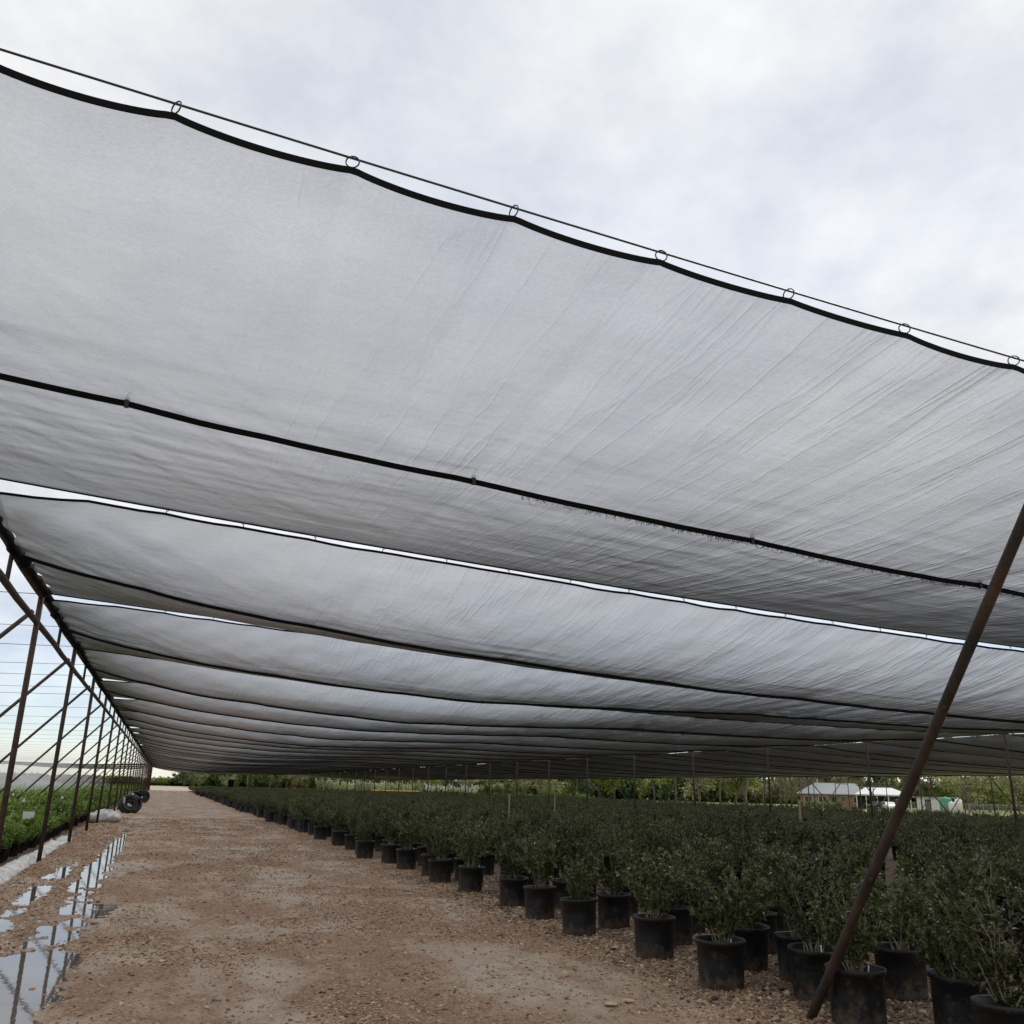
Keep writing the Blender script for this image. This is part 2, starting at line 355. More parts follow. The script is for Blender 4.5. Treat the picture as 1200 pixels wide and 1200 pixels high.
def road_mat():
    m, N, L = mat_new('wet_dirt_road')
    out = N.new('ShaderNodeOutputMaterial'); b = N.new('ShaderNodeBsdfPrincipled'); L.new(b.outputs[0], out.inputs[0])
    tc = N.new('ShaderNodeTexCoord')
    def noise(s, d=6, r=0.6, st=(1, 1, 1)):
        mp = N.new('ShaderNodeMapping'); mp.inputs['Scale'].default_value = st; L.new(tc.outputs['Object'], mp.inputs[0])
        n = N.new('ShaderNodeTexNoise'); setin(n, Scale=s, Detail=d, Roughness=r); L.new(mp.outputs[0], n.inputs['Vector']); return n.outputs[0]
    def ramp(src, stops):
        r = N.new('ShaderNodeValToRGB'); e = r.color_ramp.elements
        while len(e) < len(stops): e.new(0.5)
        for q, (p, c) in zip(e, stops): q.position = p; q.color = (*c, 1)
        L.new(src, r.inputs[0]); return r.outputs[0]
    big = noise(0.75, 6, 0.62, (1, 0.55, 1)); mid = noise(3.4, 7, 0.68); fine = noise(30, 6, 0.75); grit = noise(75, 3, 0.7)
    c1 = ramp(mid, ((0.3, (0.32, 0.225, 0.15)), (0.5, (0.43, 0.335, 0.245)), (0.72, (0.49, 0.42, 0.34))))          # smeared grey-tan mud
    c2 = ramp(fine, ((0.28, (0.12, 0.065, 0.036)), (0.45, (0.31, 0.185, 0.108)), (0.58, (0.47, 0.31, 0.19)), (0.78, (0.62, 0.46, 0.31))))  # crumbly bark and clay
    f0 = N.new('ShaderNodeMath'); f0.operation = 'MULTIPLY_ADD'; f0.inputs[1].default_value = 0.35; L.new(mid, f0.inputs[0]); L.new(big, f0.inputs[2])
    f = ramp(f0.outputs[0], ((0.575, (0.15,)*3), (0.72, (1.0,)*3)))
    mx = N.new('ShaderNodeMix'); mx.data_type = 'RGBA'; L.new(f, mx.inputs['Factor']); L.new(c1, mx.inputs[6]); L.new(c2, mx.inputs[7])
    L.new(mx.outputs[2], b.inputs['Base Color'])
    ro = ramp(f0.outputs[0], ((0.55, (0.24,)*3), (0.75, (0.8,)*3))); L.new(ro, b.inputs['Roughness'])
    hs = N.new('ShaderNodeMath'); hs.operation = 'MULTIPLY_ADD'; hs.inputs[1].default_value = 0.4; L.new(grit, hs.inputs[0]); L.new(fine, hs.inputs[2])
    st = N.new('ShaderNodeMapRange'); setin(st, To_Min=0.45, To_Max=1.0); L.new(f, st.inputs[0])
    bp = N.new('ShaderNodeBump'); setin(bp, Strength=0.9, Distance=0.045); L.new(hs.outputs[0], bp.inputs['Height']); L.new(st.outputs[0], bp.inputs['Strength']); L.new(bp.outputs[0], b.inputs['Normal'])
    return m
M['road'] = road_mat()
M['bed'] = pbr('gravel_bed_soil', (0.075, 0.048, 0.03), (0.2, 0.135, 0.085), scale=22, rough=0.9, bump=0.8, bscale=45)
M['lawn'] = pbr('mown_lawn', (0.20, 0.22, 0.05), (0.34, 0.34, 0.11), scale=0.35, rough=0.95, bump=0.3, bscale=6)
M['leftbed'] = pbr('dark_bed_soil', (0.07, 0.05, 0.035), (0.16, 0.11, 0.075), scale=8, rough=0.9, bump=0.6, bscale=30)
M['outer_road'] = pbr('dry_tan_road', (0.32, 0.25, 0.17), (0.42, 0.34, 0.25), scale=0.8, rough=0.9, bump=0.3, bscale=8)
M['water'] = None
def water_mat():
    m, N, L = mat_new('puddle_water')
    out = N.new('ShaderNodeOutputMaterial'); b = N.new('ShaderNodeBsdfPrincipled'); L.new(b.outputs[0], out.inputs[0])
    b.inputs['Base Color'].default_value = (0.13, 0.105, 0.085, 1); setin(b, Roughness=0.03, IOR=1.33)
    b.inputs['Specular IOR Level'].default_value = 0.6
    tc = N.new('ShaderNodeTexCoord'); n = N.new('ShaderNodeTexNoise'); setin(n, Scale=7, Detail=2); L.new(tc.outputs['Object'], n.inputs['Vector'])
    bp = N.new('ShaderNodeBump'); setin(bp, Strength=0.04, Distance=0.01); L.new(n.outputs[0], bp.inputs['Height']); L.new(bp.outputs[0], b.inputs['Normal'])
    return m
M['water'] = water_mat()

# one sheet to the horizon
g = MB(); g.add([(-1500, -400, -0.09), (1500, -400, -0.09), (1500, 2000, -0.09), (-1500, 2000, -0.09)], [(0, 1, 2, 3)])
tag(g.build('ground', M['lawn']), kind='structure')
def steps(*segs):
    out = []
    for a, b, d in segs: out += list(np.arange(a, b, d))
    return np.array(out+[segs[-1][1]])
ys = steps((-4, 6, 0.1), (6, 15, 0.025), (15, 26, 0.05), (26, 50, 0.12), (50, 200, 0.8))
xs = steps((-2.55, 5.05, 0.03))
tag(link('dirt_road', grid_mesh('dirt_road', xs, ys, road_h, M['road'])), kind='structure')
xs2 = steps((5.05, 12, 0.07), (12, 54, 1.0)); ys2 = steps((-4, 5, 0.3), (5, 16, 0.07), (16, 205, 1.5))
tag(link('gravel_bed', grid_mesh('gravel_bed', xs2, ys2, lambda X, Y: np.where(X < 5.06, 0.03, bed_h(X, Y)), M['bed'])), kind='structure')
xs3 = steps((-60, -4, 2.0), (-4, -2.55, 0.1)); ys3 = steps((-4, 10, 1), (10, 40, 0.15), (40, 205, 1.5))
tag(link('planting_bed', grid_mesh('planting_bed', xs3, ys3, lambda X, Y: 0.02+0.03*fbm(X*1.5, Y*1.2, 61, 3)*(X > -3.9), M['leftbed'])), kind='structure')
g = MB(); g.add([(-3.2, 200, -0.03), (6, 200, -0.03), (9, 420, -0.03), (-5, 420, -0.03)], [(0, 1, 2, 3)])
tag(g.build('outer_road', M['outer_road']), kind='structure')
g = MB(); g.add([(-2.2, 4, WATER_Z), (3.8, 4, WATER_Z), (3.8, 60, WATER_Z), (-2.2, 60, WATER_Z)], [(0, 1, 2, 3)])
tag(g.build('puddle_water', M['water']), kind='structure')

# ------------------------------------------------------------------ roof frame: geometry of the cables
BAY, Y0, NB = 6.1, 3.35, 32
XL, XM, XR = -2.12, 24.2, 49.8
def frame_y(k): return Y0+BAY*k
def cable_z(X, k):
    X = np.asarray(X, float)
    t = np.clip((X-XL)/(XM-XL), 0, 1); z1 = 4.42+(3.75-4.42)*t-1.2*(1+0.12*sin(k*2.3) if k else 1)*t*(1-t)
    u = np.clip((X-XM)/(XR-XM), 0, 1); z2 = 3.75-0.32*u-1.3*u*(1-u)
    return np.where(X <= XM, z1, z2)

# left truss wall
tr = empty('truss_frame', (XL, frame_y(0), 0), 'long rusted pipe truss with slanted outer braces along the left of the road', 'truss')
def rel(o): return lambda p: (p[0]-o.location.x, p[1]-o.location.y, p[2]-o.location.z)
r_ = rel(tr)
yend = frame_y(NB)
def bar(name, a, b, r, mat, parent, n=8, wob=0.0):
    q = rel(parent) if parent is not None else (lambda p: p)
    m = MB(); A, B = Vector(a), Vector(b)
    k = 2 if not wob else max(3, int((B-A).length/1.5))
    pts = [A.lerp(B, i/(k-1)) for i in range(k)]
    if wob:
        for p in pts[1:-1]: p += Vector((random.uniform(-wob, wob), random.uniform(-wob, wob), random.uniform(-wob, wob)))
    m.tube([q(p) for p in pts], r, n); return m.build(name, mat, parent, True)
bar('top_chord', (XL, frame_y(0)-2, 4.38), (XL, yend, 4.38), 0.05, M['darksteel'], tr, 8, 0.012)
bar('lower_chord', (XL, frame_y(0)-2, 3.95), (XL, yend, 3.95), 0.046, M['darksteel'], tr, 8, 0.01)
for k in range(NB+1):
    y = frame_y(k)
    lean = random.uniform(-0.05, 0.05)
    bar('post', (XL+random.uniform(-.04, .04), y+lean, -0.1), (XL, y, 4.4), 0.043, M['rust'], tr)
    bar('brace', (XL-0.07, y-0.05, 4.12), (-5.85, y-0.05, 0.0), 0.036, M['darksteel'], tr, 6)
    if k < NB:
        bar('web_strut', (XL, y+BAY/2, 3.95), (XL, y+BAY/2, 4.38), 0.03, M['darksteel'], tr, 6)

# interior posts and right-hand edge posts
for k in range(1, NB+1):
    y = frame_y(k)
    p = empty('steel_post', (XM, y, 0), '%s slender dark post from the near end in the middle post row' % ordw(k), 'post', 'posts of the middle row')
    bar('pipe', (XM+random.uniform(-.08, .08), y, -0.1), (XM, y, 3.76), 0.042, M['darksteel'], p)
    m = MB(); m.box((0, 0, 3.78), (0.14, 0.14, 0.02)); m.build('cap_plate', M['darksteel'], p)
for k in range(6, NB+1):
    y = frame_y(k)
    p = empty('braced_post', (XR, y, 0), '%s dark post with slanted brace from the near end, far right edge' % ordw(k-5), 'post', 'braced posts of the right edge')
    bar('pipe', (XR, y, -0.1), (XR, y, 3.45), 0.045, M['darksteel'], p)
    bar('brace', (XR-0.2, y+0.08, 3.5), (XR+3.4, y+0.08, -0.05), 0.04, M['darksteel'], p, 6)

# leaning prop pole and end post in front
pp = empty('prop_pole', (4.91, 6.62, 0), 'thick rust-brown pole leaning across the right foreground', 'pole')
m = MB(); A = Vector((4.91, 6.62, -0.12)); B = Vector((4.770, 3.389, 4.04)); q = rel(pp)
pts = [A.lerp(B, i/14) for i in range(15)]
m.tube([q(p) for p in pts], [0.037+0.002*random.uniform(-1, 1) for _ in pts], 16)
M['polerust'] = pbr('rust_brown_pole', (0.010, 0.007, 0.006), (0.06, 0.03, 0.02), scale=5, rough=0.6, bump=0.4, bscale=45, stretch=(1, 1, 0.5), detail=9)
m.build('pipe', M['polerust'], pp, True)
for t in (0.30, 0.575, 0.72):
    p = A.lerp(B, t); d = (B-A).normalized(); m = MB()
    side = Vector((-0.6, -0.8, 0)).normalized(); side = (side-d*side.dot(d)).normalized()
    m.tube([q(p+side*0.034), q(p+side*0.048)], 0.012, 6); m.build('bolt', M['darksteel'], pp)
ep = empty('end_post', (4.77, 3.3, 0), 'upright end post at the front edge of the roof, outside the frame on the right', 'post')
bar('pipe', (4.77, 3.3, -0.1), (4.77, 3.3, 4.02), 0.045, M['rust'], ep)

# cables
def cable(name, pts, r, label, cat='cable', group=None, mat='cable', n=5):
    m = MB(); m.tube(pts, r, n); return tag(m.build(name, M[mat], None, True), label, cat, group)
for k in range(NB+1):
    y = frame_y(k)
    xsx = list(np.linspace(XL, XM, 40 if k < 4 else 18))+list(np.linspace(XM, XR, 30 if k < 4 else 14))[1:]
    zz = cable_z(np.array(xsx), k)
    lab = 'thin front cable that carries the ring clips against the open sky' if k == 0 else '%s cross cable from the front carrying the shade cloth' % ordw(k+1)
    cable('support_cable', [(a, y, b) for a, b in zip(xsx, zz)], 0.0055 if k < 3 else 0.006, lab, 'cable', 'roof cables')
for k in range(2, 25):
    y = frame_y(k)
    xsx = np.linspace(XL, -28, 14); t = (XL-xsx)/(XL+28)
    cable('open_cable', [(a, y+0.02, 4.40-0.9*q*(1-q)) for a, q in zip(xsx, t)], 0.006, '%s bare wire from the front in the open sky left of the truss' % ordw(k-1), 'cable', 'bare wires left of the truss')
    if k < 5:
        y += BAY/2
        cable('open_cable', [(a, y+0.02, 4.36-1.0*q*(1-q)) for a, q in zip(xsx, t)], 0.005, '%s thinner bare wire between the frames left of the truss' % ordw(k-1), 'cable', 'bare wires left of the truss')

# ------------------------------------------------------------------ shade cloths
SEAM = [0.47, 0.72, 0.58, 0.66, 0.5, 0.62]+[random.uniform(0.45, 0.75) for _ in range(40)]
RING0, RSP = -0.30, 0.745
def seam_z(X, k, span):
    X = np.asarray(X, float)
    if span == 0 and k > 0: z = cable_z(X, k)-(0.36+0.32*(SEAM[k]-0.45))*1.25*(1-np.exp(-(X-XL+0.12)/(3.4 if k == 1 else 2.3)))*np.clip((XM+0.6-X)/5, 0, 1)-0.05
    elif span == 0: t = np.clip((X-XL)/(XM-XL), 0, 1); z = 4.31+(3.62-4.31)*t-4*SEAM[k]*t*(1-t)
    else: t = np.clip((X-XM)/(XR-XM), 0, 1); z = 3.62-0.26*t-4*SEAM[k+7]*0.85*t*(1-t)
    # pulled up to clips every few metres
    return z+0.02*np.abs(np.sin((X-4.54)*pi/2.55))**0.5*-1+0.02
def hem_z(X, k):
    X = np.asarray(X, float); z = cable_z(X, k)-(0.062 if k == 0 else 0.044 if k < 3 else 0.03)
    ph = ((X-RING0)/RSP) % 1.0
    amp = 0.040*(1-0.4*np.clip(X/4, 0, 1)) if k == 0 else 0.014
    z = z-amp*(4*ph*(1-ph))**0.8*(0.45+1.1*_h(np.floor((X-RING0)/RSP), X*0+k, 71))
    if k: z = z-0.10*np.clip((-0.9-X)/1.0, 0, 1)*(1+sin(k*1.7))*0.5-0.015*vnoise(X*0.3, X*0+k, 72)
    return z
def trail_z(X, k): return cable_z(X, k+1)+(-0.002 if k < 2 else -0.045-0.02*sin(k*3.1))
def cloth_z(X, u, k, span):
    zh, zs, zt = hem_z(X, k), seam_z(X, k, span), trail_z(X, k)
    # the panel hangs in one smooth curve from cable to cable, with only a slight crease at the sewn seam
    sag = (zh+zt)/2-zs
    if k >= 2 or span: sag = sag*(1-0.7*np.clip((X-6)/7, 0, 1))  # panels shaped flatter towards the right so they look darker
    zs = (zh+zt)/2-sag
    par = zh+(zt-zh)*u-4*sag*u*(1-u)
    lin = np.where(u <= 0.5, zh+(zs-zh)*u*2, zs+(zt-zs)*(u-0.5)*2)
    z = par*0.82+lin*0.18
    inner = np.sin(np.clip(u, 0, 1)*pi)**0.4
    Y = u*BAY
    d = (X*0.75+Y*0.9)
    e = (X*0.9-Y*0.75)
    w = 0.010*fbm(e*2.2, d*0.35, 80+k, 4)+0.016*fbm(X*0.5, Y*0.6, 90+k, 3)+0.006*fbm(X*0.7, Y*5.0, 95+k, 3)*(u > 0.35)
    # folds fanning out below the rings
    ph = ((X+Y*0.55-RING0)/RSP)*2*pi
    w = w+0.010*np.cos(ph)*np.exp(-Y/0.9)
    return z+w*inner
def cloth_x(X0, u, k):   # left edge pulled in between the ties
    return X0
def make_cloth(k, span):
    y = frame_y(k)
    x0, x1 = ((XL+0.13, XM-0.06) if span == 0 else (XM+0.06, XR-0.05))
    if span == 0:
        lab = 'grey shade cloth panel nearest the camera, its ringed black hem against the sky' if k == 0 else '%s grey shade cloth panel from the front over the road' % ordw(k+1)
        grp = 'shade cloth panels over the road'
        nx, ny = ((500, 150) if k == 0 else (320, 90) if k < 3 else (140, 40) if k < 8 else (60, 22))
    else:
        lab = '%s grey shade cloth panel from the front over the far right shrubs' % ordw(k+1)
        grp = 'shade cloth panels over the far right'
        nx, ny = (70, 28)
    e = empty('shade_cloth', (x0, y, 4.0), lab, 'shade cloth', grp)
    q = rel(e)
    us = np.linspace(0, 1, ny)
    if span == 0: xsx = x0+(x1-x0)*np.linspace(0, 1, nx)**1.35
    else: xsx = np.linspace(x0, x1, nx)
    X, U = np.meshgrid(xsx, us)
    Z = cloth_z(X, U, k, span)
    tuck = 0.06*np.sin(U*pi*7+k)**2*np.clip((x0+0.5-X)/0.5, 0, 1) if span == 0 else 0
    co = np.stack([X+tuck-x0, U*(BAY-0.035), Z-4.0], -1).reshape(-1, 3)
    i = np.arange(nx-1)[None, :]+np.arange(ny-1)[:, None]*nx
    f = np.stack([i, i+1, i+nx+1, i+nx], -1).reshape(-1, 4)
    o = link('fabric', np_mesh('fabric', co, f, M['cloth'], True), e)
    # hems and seam band: narrow folded tapes
    def tape(name, z_fn, yy, w, n, drop=0.0, vert=True):
        xa = np.linspace(x0, x1, n); m = MB(); za = z_fn(xa)
        b = []
        for sgn, dz, dy in ((0, w/2, 0.003), (1, -w/2, 0.003), (2, -w/2, -0.004), (3, w/2, -0.004)):
            b.append([q((a, yy+dy, zc+dz-drop)) for a, zc in zip(xa, za)])
        vs = [p for row in b for p in row]; fs = []
        for r in range(4):
            for j in range(n-1): fs.append((r*n+j, r*n+j+1, ((r+1) % 4)*n+j+1, ((r+1) % 4)*n+j))
        m.add(vs, fs); return m.build(name, M['hem'], e, False)
    nn = 800 if (k == 0 and span == 0) else 110 if k < 6 else 50
    tape('front_hem', lambda a: hem_z(a, k), y-0.006, 0.031 if k == 0 else 0.026, nn)
    tape('back_hem', lambda a: trail_z(a, k), y+BAY-0.03, 0.03, 40 if k > 6 else 90)
    tape('seam_tape', lambda a: cloth_z(a, np.full_like(a, 0.5), k, span), y+BAY/2, 0.045 if k < 4 else 0.04, 110 if k < 6 else 50, 0.022)
    # ring clips between hem and cable
    if span == 0 and k <= 2:
        j = -2 if k else -1
        while True:
            X_ = RING0+RSP*j+(0.0 if k == 0 else 0.02*sin(j))
            j += 1
            if X_ > (12.5 if k else 9.5): break
            if X_ < x0+0.1 or (k and X_ < -0.9): continue
            zc = float(cable_z(X_, k)); zh = float(hem_z(X_, k))
            m = MB(); R = 0.029 if k == 0 else 0.012
            tw = 0.68+0.5*sin(j*2.7+k); m.tube([q((X_+R*cos(a)*cos(tw)+0.012*sin(j*1.9), y-R*cos(a)*sin(tw), zc-R*0.62+R*sin(a))) for a in np.linspace(0, 2*pi, 15)[:-1]], 0.0035, 5, closed=True)
            rg = m.build('ring_clip', M['cable'], e, True)
            m = MB(); m.tube([q((X_+0.002, y, zc-R*1.55)), q((X_-0.004, y-0.004, zh-0.004))], 0.0045, 5); m.build('tie', M['hem'], rg)
    # cloth rolled up and lashed along the truss
    if span == 0:
        m = MB(); n = 26 if k < 6 else 10
        yy = np.linspace(y+0.05, y+BAY-0.05, n)
        pr = [(XL+0.075+random.uniform(-.02, .02), b, 4.40+random.uniform(-.025, .03)-0.05*sin((b-y)/BAY*pi)) for b in yy]
        m.tube([q(p) for p in pr], [0.075+random.uniform(-.025, .03) for _ in pr], 7)
        m.build('rolled_edge', M['hem'], e, True)
    return e
def seam_detail(e):
    q = rel(e); y = frame_y(0)+BAY/2; m = MB(); r = random.Random(3)
    for i in range(520):
        x = 2.35+r.random()**0.9*5.4
        if r.random() < 0.35*(x > 4.7): continue
        z = float(cloth_z(np.array([x]), np.array([0.5]), 0, 0)[0])-0.04
        p = Vector((x, y+r.uniform(-.005, .01), z)); pts = [p]; d = Vector((r.uniform(-.7, .7), r.uniform(-.2, .6), -1)); L_ = r.uniform(.015, .05)*(1.6 if r.random() < .1 else 1)
        for _ in range(3):
            p = p+d.normalized()*L_/3; d += Vector((r.uniform(-1, 1), r.uniform(-.6, .6), r.uniform(-.2, .9))); pts.append(p)
        m.tube([q(a) for a in pts], 0.0017, 3, False)
    o = m.build('frayed_threads', M['hem'], e); o['kind'] = 'stuff'
    for x in (-0.56, 1.99, 4.54, 7.09):
        z = float(cloth_z(np.array([x]), np.array([0.5]), 0, 0)[0]); m = MB()
        m.box(q((x, y-0.004, z-0.015)), (0.028, 0.03, 0.075)); m.tube([q((x-.012, y, z+.02)), q((x+.02, y-.01, z+.07))], 0.004, 5); m.build('clip', M['cable'], e)
for k in range(NB):
    c_ = make_cloth(k, 0)
    if k == 0: seam_detail(c_)
for k in range(2, NB): make_cloth(k, 1)
# cloth over the far end of the left field
for k in range(24, 33):
    y = frame_y(k); e = empty('shade_cloth', (-28, y, 4.0), '%s dark shade cloth panel spanning the far end of the left field' % ordw(k-23), 'shade cloth', 'shade cloth panels over the left field')
    xsx = np.linspace(-54, -2.4, 60); us = np.linspace(0, 1, 14); X, U = np.meshgrid(xsx, us)
    t = ((X+54) % 26)/26
    Z = 4.25-1.6*t*(1-t)-0.12*np.sin(U*pi)*4*t*(1-t)+0.02*fbm(X*.6, U*4, 33, 3)-0.012*k+0.29+0.05*sin(k*2.0)
    co = np.stack([X+28, U*(BAY-.05), Z-4.0], -1).reshape(-1, 3)
    i = np.arange(59)[None, :]+np.arange(13)[:, None]*60
    link('fabric', np_mesh('fabric', co, np.stack([i, i+1, i+61, i+60], -1).reshape(-1, 4), M['cloth'], True), e)

# ------------------------------------------------------------------ instancing for uncountable masses
def scatter(name, pts, rot, scl, protos, label, cat):
    me = bpy.data.meshes.new(name); n = len(pts)
    me.vertices.add(n); me.vertices.foreach_set('co', np.asarray(pts, np.float32).ravel())
    a = me.attributes.new('rot', 'FLOAT_VECTOR', 'POINT'); a.data.foreach_set('vector', np.asarray(rot, np.float32).ravel())
    a = me.attributes.new('scl', 'FLOAT_VECTOR', 'POINT'); a.data.foreach_set('vector', np.asarray(scl, np.float32).ravel())
    a = me.attributes.new('pick', 'INT', 'POINT'); a.data.foreach_set('value', rng.integers(0, len(protos), n).astype(np.int32))
    o = link(name, me); tag(o, label, cat, None, 'stuff')
    ng = bpy.data.node_groups.new(name+'_nodes', 'GeometryNodeTree')
    ng.interface.new_socket('Geometry', in_out='INPUT', socket_type='NodeSocketGeometry')
    ng.interface.new_socket('Geometry', in_out='OUTPUT', socket_type='NodeSocketGeometry')
    N, L = ng.nodes, ng.links
    gi = N.new('NodeGroupInput'); go = N.new('NodeGroupOutput')
    iop = N.new('GeometryNodeInstanceOnPoints'); L.new(gi.outputs[0], iop.inputs['Points'])
    gt = N.new('GeometryNodeGeometryToInstance')
    for p in reversed(protos):
        oi = N.new('GeometryNodeObjectInfo'); oi.inputs['Object'].default_value = p; oi.inputs['As Instance'].default_value = True
        L.new(oi.outputs['Geometry'], gt.inputs[0])
    # join as a list of instances
    L.new(gt.outputs[0], iop.inputs['Instance'])
    if len(protos) > 1:
        N.remove(gt); jn = N.new('GeometryNodeJoinGeometry')
        for nd in [x for x in N if x.bl_idname == 'GeometryNodeObjectInfo']: L.new(nd.outputs['Geometry'], jn.inputs[0])
        L.new(jn.outputs[0], iop.inputs['Instance'])
        iop.inputs['Pick Instance'].default_value = True
        na = N.new('GeometryNodeInputNamedAttribute'); na.data_type = 'INT'; na.inputs['Name'].default_value = 'pick'
        L.new(na.outputs['Attribute'], iop.inputs['Instance Index'])
    for attr, sock in (('rot', 'Rotation'), ('scl', 'Scale')):
        na = N.new('GeometryNodeInputNamedAttribute'); na.data_type = 'FLOAT_VECTOR'; na.inputs['Name'].default_value = attr
        L.new(na.outputs['Attribute'], iop.inputs[sock])
    L.new(iop.outputs[0], go.inputs[0])
    md = o.modifiers.new('scatter', 'NODES'); md.node_group = ng
    return o
def proto(name, me):
    return bpy.data.objects.new(name, me)      # mesh data holder, never linked to the scene

# pebbles and bark chips
def pebble_mat(name, stops, rough=0.75):
    m, N, L = mat_new(name)
    out = N.new('ShaderNodeOutputMaterial'); b = N.new('ShaderNodeBsdfPrincipled'); L.new(b.outputs[0], out.inputs[0]); setin(b, Roughness=rough)
    oi = N.new('ShaderNodeObjectInfo'); r = N.new('ShaderNodeValToRGB'); e = r.color_ramp.elements
    while len(e) < len(stops): e.new(0.5)
    for q, (p, c) in zip(e, stops): q.position = p; q.color = (*c, 1)
    L.new(oi.outputs['Random'], r.inputs[0]); L.new(r.outputs[0], b.inputs['Base Color'])
    return m
M['chip'] = pebble_mat('road_chips', ((0, (0.08, 0.045, 0.028)), (0.3, (0.25, 0.15, 0.09)), (0.68, (0.40, 0.235, 0.13)), (0.92, (0.46, 0.3, 0.17)), (1, (0.6, 0.46, 0.32))), 0.55)
M['gravel'] = pebble_mat('bed_gravel', ((0, (0.045, 0.03, 0.02)), (0.35, (0.15, 0.095, 0.055)), (0.75, (0.3, 0.2, 0.115)), (1, (0.5, 0.4, 0.28))), 0.75)
def rock_mesh(name, mat, seed, flat=0.6):
    r = random.Random(seed); t = (1+5**0.5)/2
    vs = [(-1,t,0),(1,t,0),(-1,-t,0),(1,-t,0),(0,-1,t),(0,1,t),(0,-1,-t),(0,1,-t),(t,0,-1),(t,0,1),(-t,0,-1),(-t,0,1)]
    fs = [(0,11,5),(0,5,1),(0,1,7),(0,7,10),(0,10,11),(1,5,9),(5,11,4),(11,10,2),(10,7,6),(7,1,8),(3,9,4),(3,4,2),(3,2,6),(3,6,8),(3,8,9),(4,9,5),(2,4,11),(6,2,10),(8,6,7),(9,8,1)]
    m = MB(); m.add([tuple(c/1.9*r.uniform(0.75, 1.2)*(flat if i == 2 else 1) for i, c in enumerate(v)) for v in vs], fs)
    return m.mesh(name, mat)
chips = [proto('chip', rock_mesh('chip', M['chip'], i, f)) for i, f in enumerate((0.55, 0.4, 0.75, 0.5))]
gravs = [proto('gravel_stone', rock_mesh('gravel_stone', M['gravel'], i+9, f)) for i, f in enumerate((0.6, 0.75, 0.5, 0.7))]
def chip_field():
    n = 420000
    # more candidates close to the camera
    Y = 4.5+ (rng.random(n)**2.0)*42; X = rng.uniform(-2.5, 5.1, n)
    d = np.clip(fbm(X*1.3, Y*0.9, 31, 3)*2.6+0.25+0.5*fbm(X*4, Y*4, 35, 2), 0.17, 1)           # same clumps as the relief
    d = np.maximum(d, 1.0*np.exp(-((X+1.95)/0.38)**2)); d = np.maximum(d, 1.0*np.exp(-((X+1.27)/0.16)**2))
    d = np.maximum(d, np.clip((X-3.7)/1.0, 0, 0.8))
    keep = (rng.random(n) < d*0.8) & ((X+2.5) > 0)
    X, Y = X[keep], Y[keep]; Z = road_h(X, Y)
    ok = Z > WATER_Z-0.016; X, Y, Z = X[ok], Y[ok], Z[ok]
    n = len(X); s = np.clip(rng.lognormal(-5.12, 0.5, n), 0.003, 0.020)*(1+0.02*Y)
    scl = np.stack([s*rng.uniform(0.7, 1.6, n), s*rng.uniform(0.7, 1.2, n), s*rng.uniform(0.6, 1.1, n)], -1)
    rot = np.stack([rng.normal(0, .25, n), rng.normal(0, .25, n), rng.uniform(0, 6.28, n)], -1)
    scatter('road_chips', np.stack([X, Y, np.maximum(Z, WATER_Z-0.008)+s*0.15], -1), rot, scl, chips, 'brown bark chips and grit strewn over the wet road', 'gravel')
chip_field()
def gravel_field():
    n = 62000
    Y = 4.6+(rng.random(n)**1.6)*14; X = 4.3+rng.random(n)**1.3*9
    keep = (X < 1.35*Y+1) & (rng.random(n) < np.clip((X-4.2)/0.9, 0, 1)); X, Y = X[keep], Y[keep]; n = len(X)
    Z = np.where(X < 5.05, road_h(X, Y), bed_h(X, Y)); s = np.clip(rng.lognormal(-4.35, 0.42, n), 0.005, 0.04)
    scl = np.stack([s*rng.uniform(0.8, 1.4, n), s*rng.uniform(0.8, 1.2, n), s*rng.uniform(0.7, 1.1, n)], -1)
    rot = np.stack([rng.normal(0, .3, n), rng.normal(0, .3, n), rng.uniform(0, 6.28, n)], -1)
    scatter('bed_gravel', np.stack([X, Y, Z+s*0.2], -1), rot, scl, gravs, 'brown and tan gravel between the black pots', 'gravel')
gravel_field()
# single stones that can be picked out on the road
M['stone'] = pbr('orange_stone', (0.42, 0.25, 0.13), (0.55, 0.4, 0.26), scale=20, rough=0.8)
for (x, y, s, lab) in ((3.68, 8.4, 0.045, 'pale orange stone lying alone on the road mud'), (3.56, 7.23, 0.06, 'tawny stone near the bottom edge beside a pale flake'), (3.74, 7.27, 0.05, 'flat pale flake of stone next to the tawny stone')):
    o = link('stone', rock_mesh('stone', M['stone'], int(x*100), 0.7 if 'flake' not in lab else 0.2), None, (x, y, float(road_h(x, y))+s*0.35), (0, 0, x*7), s); tag(o, lab, 'stone', None)

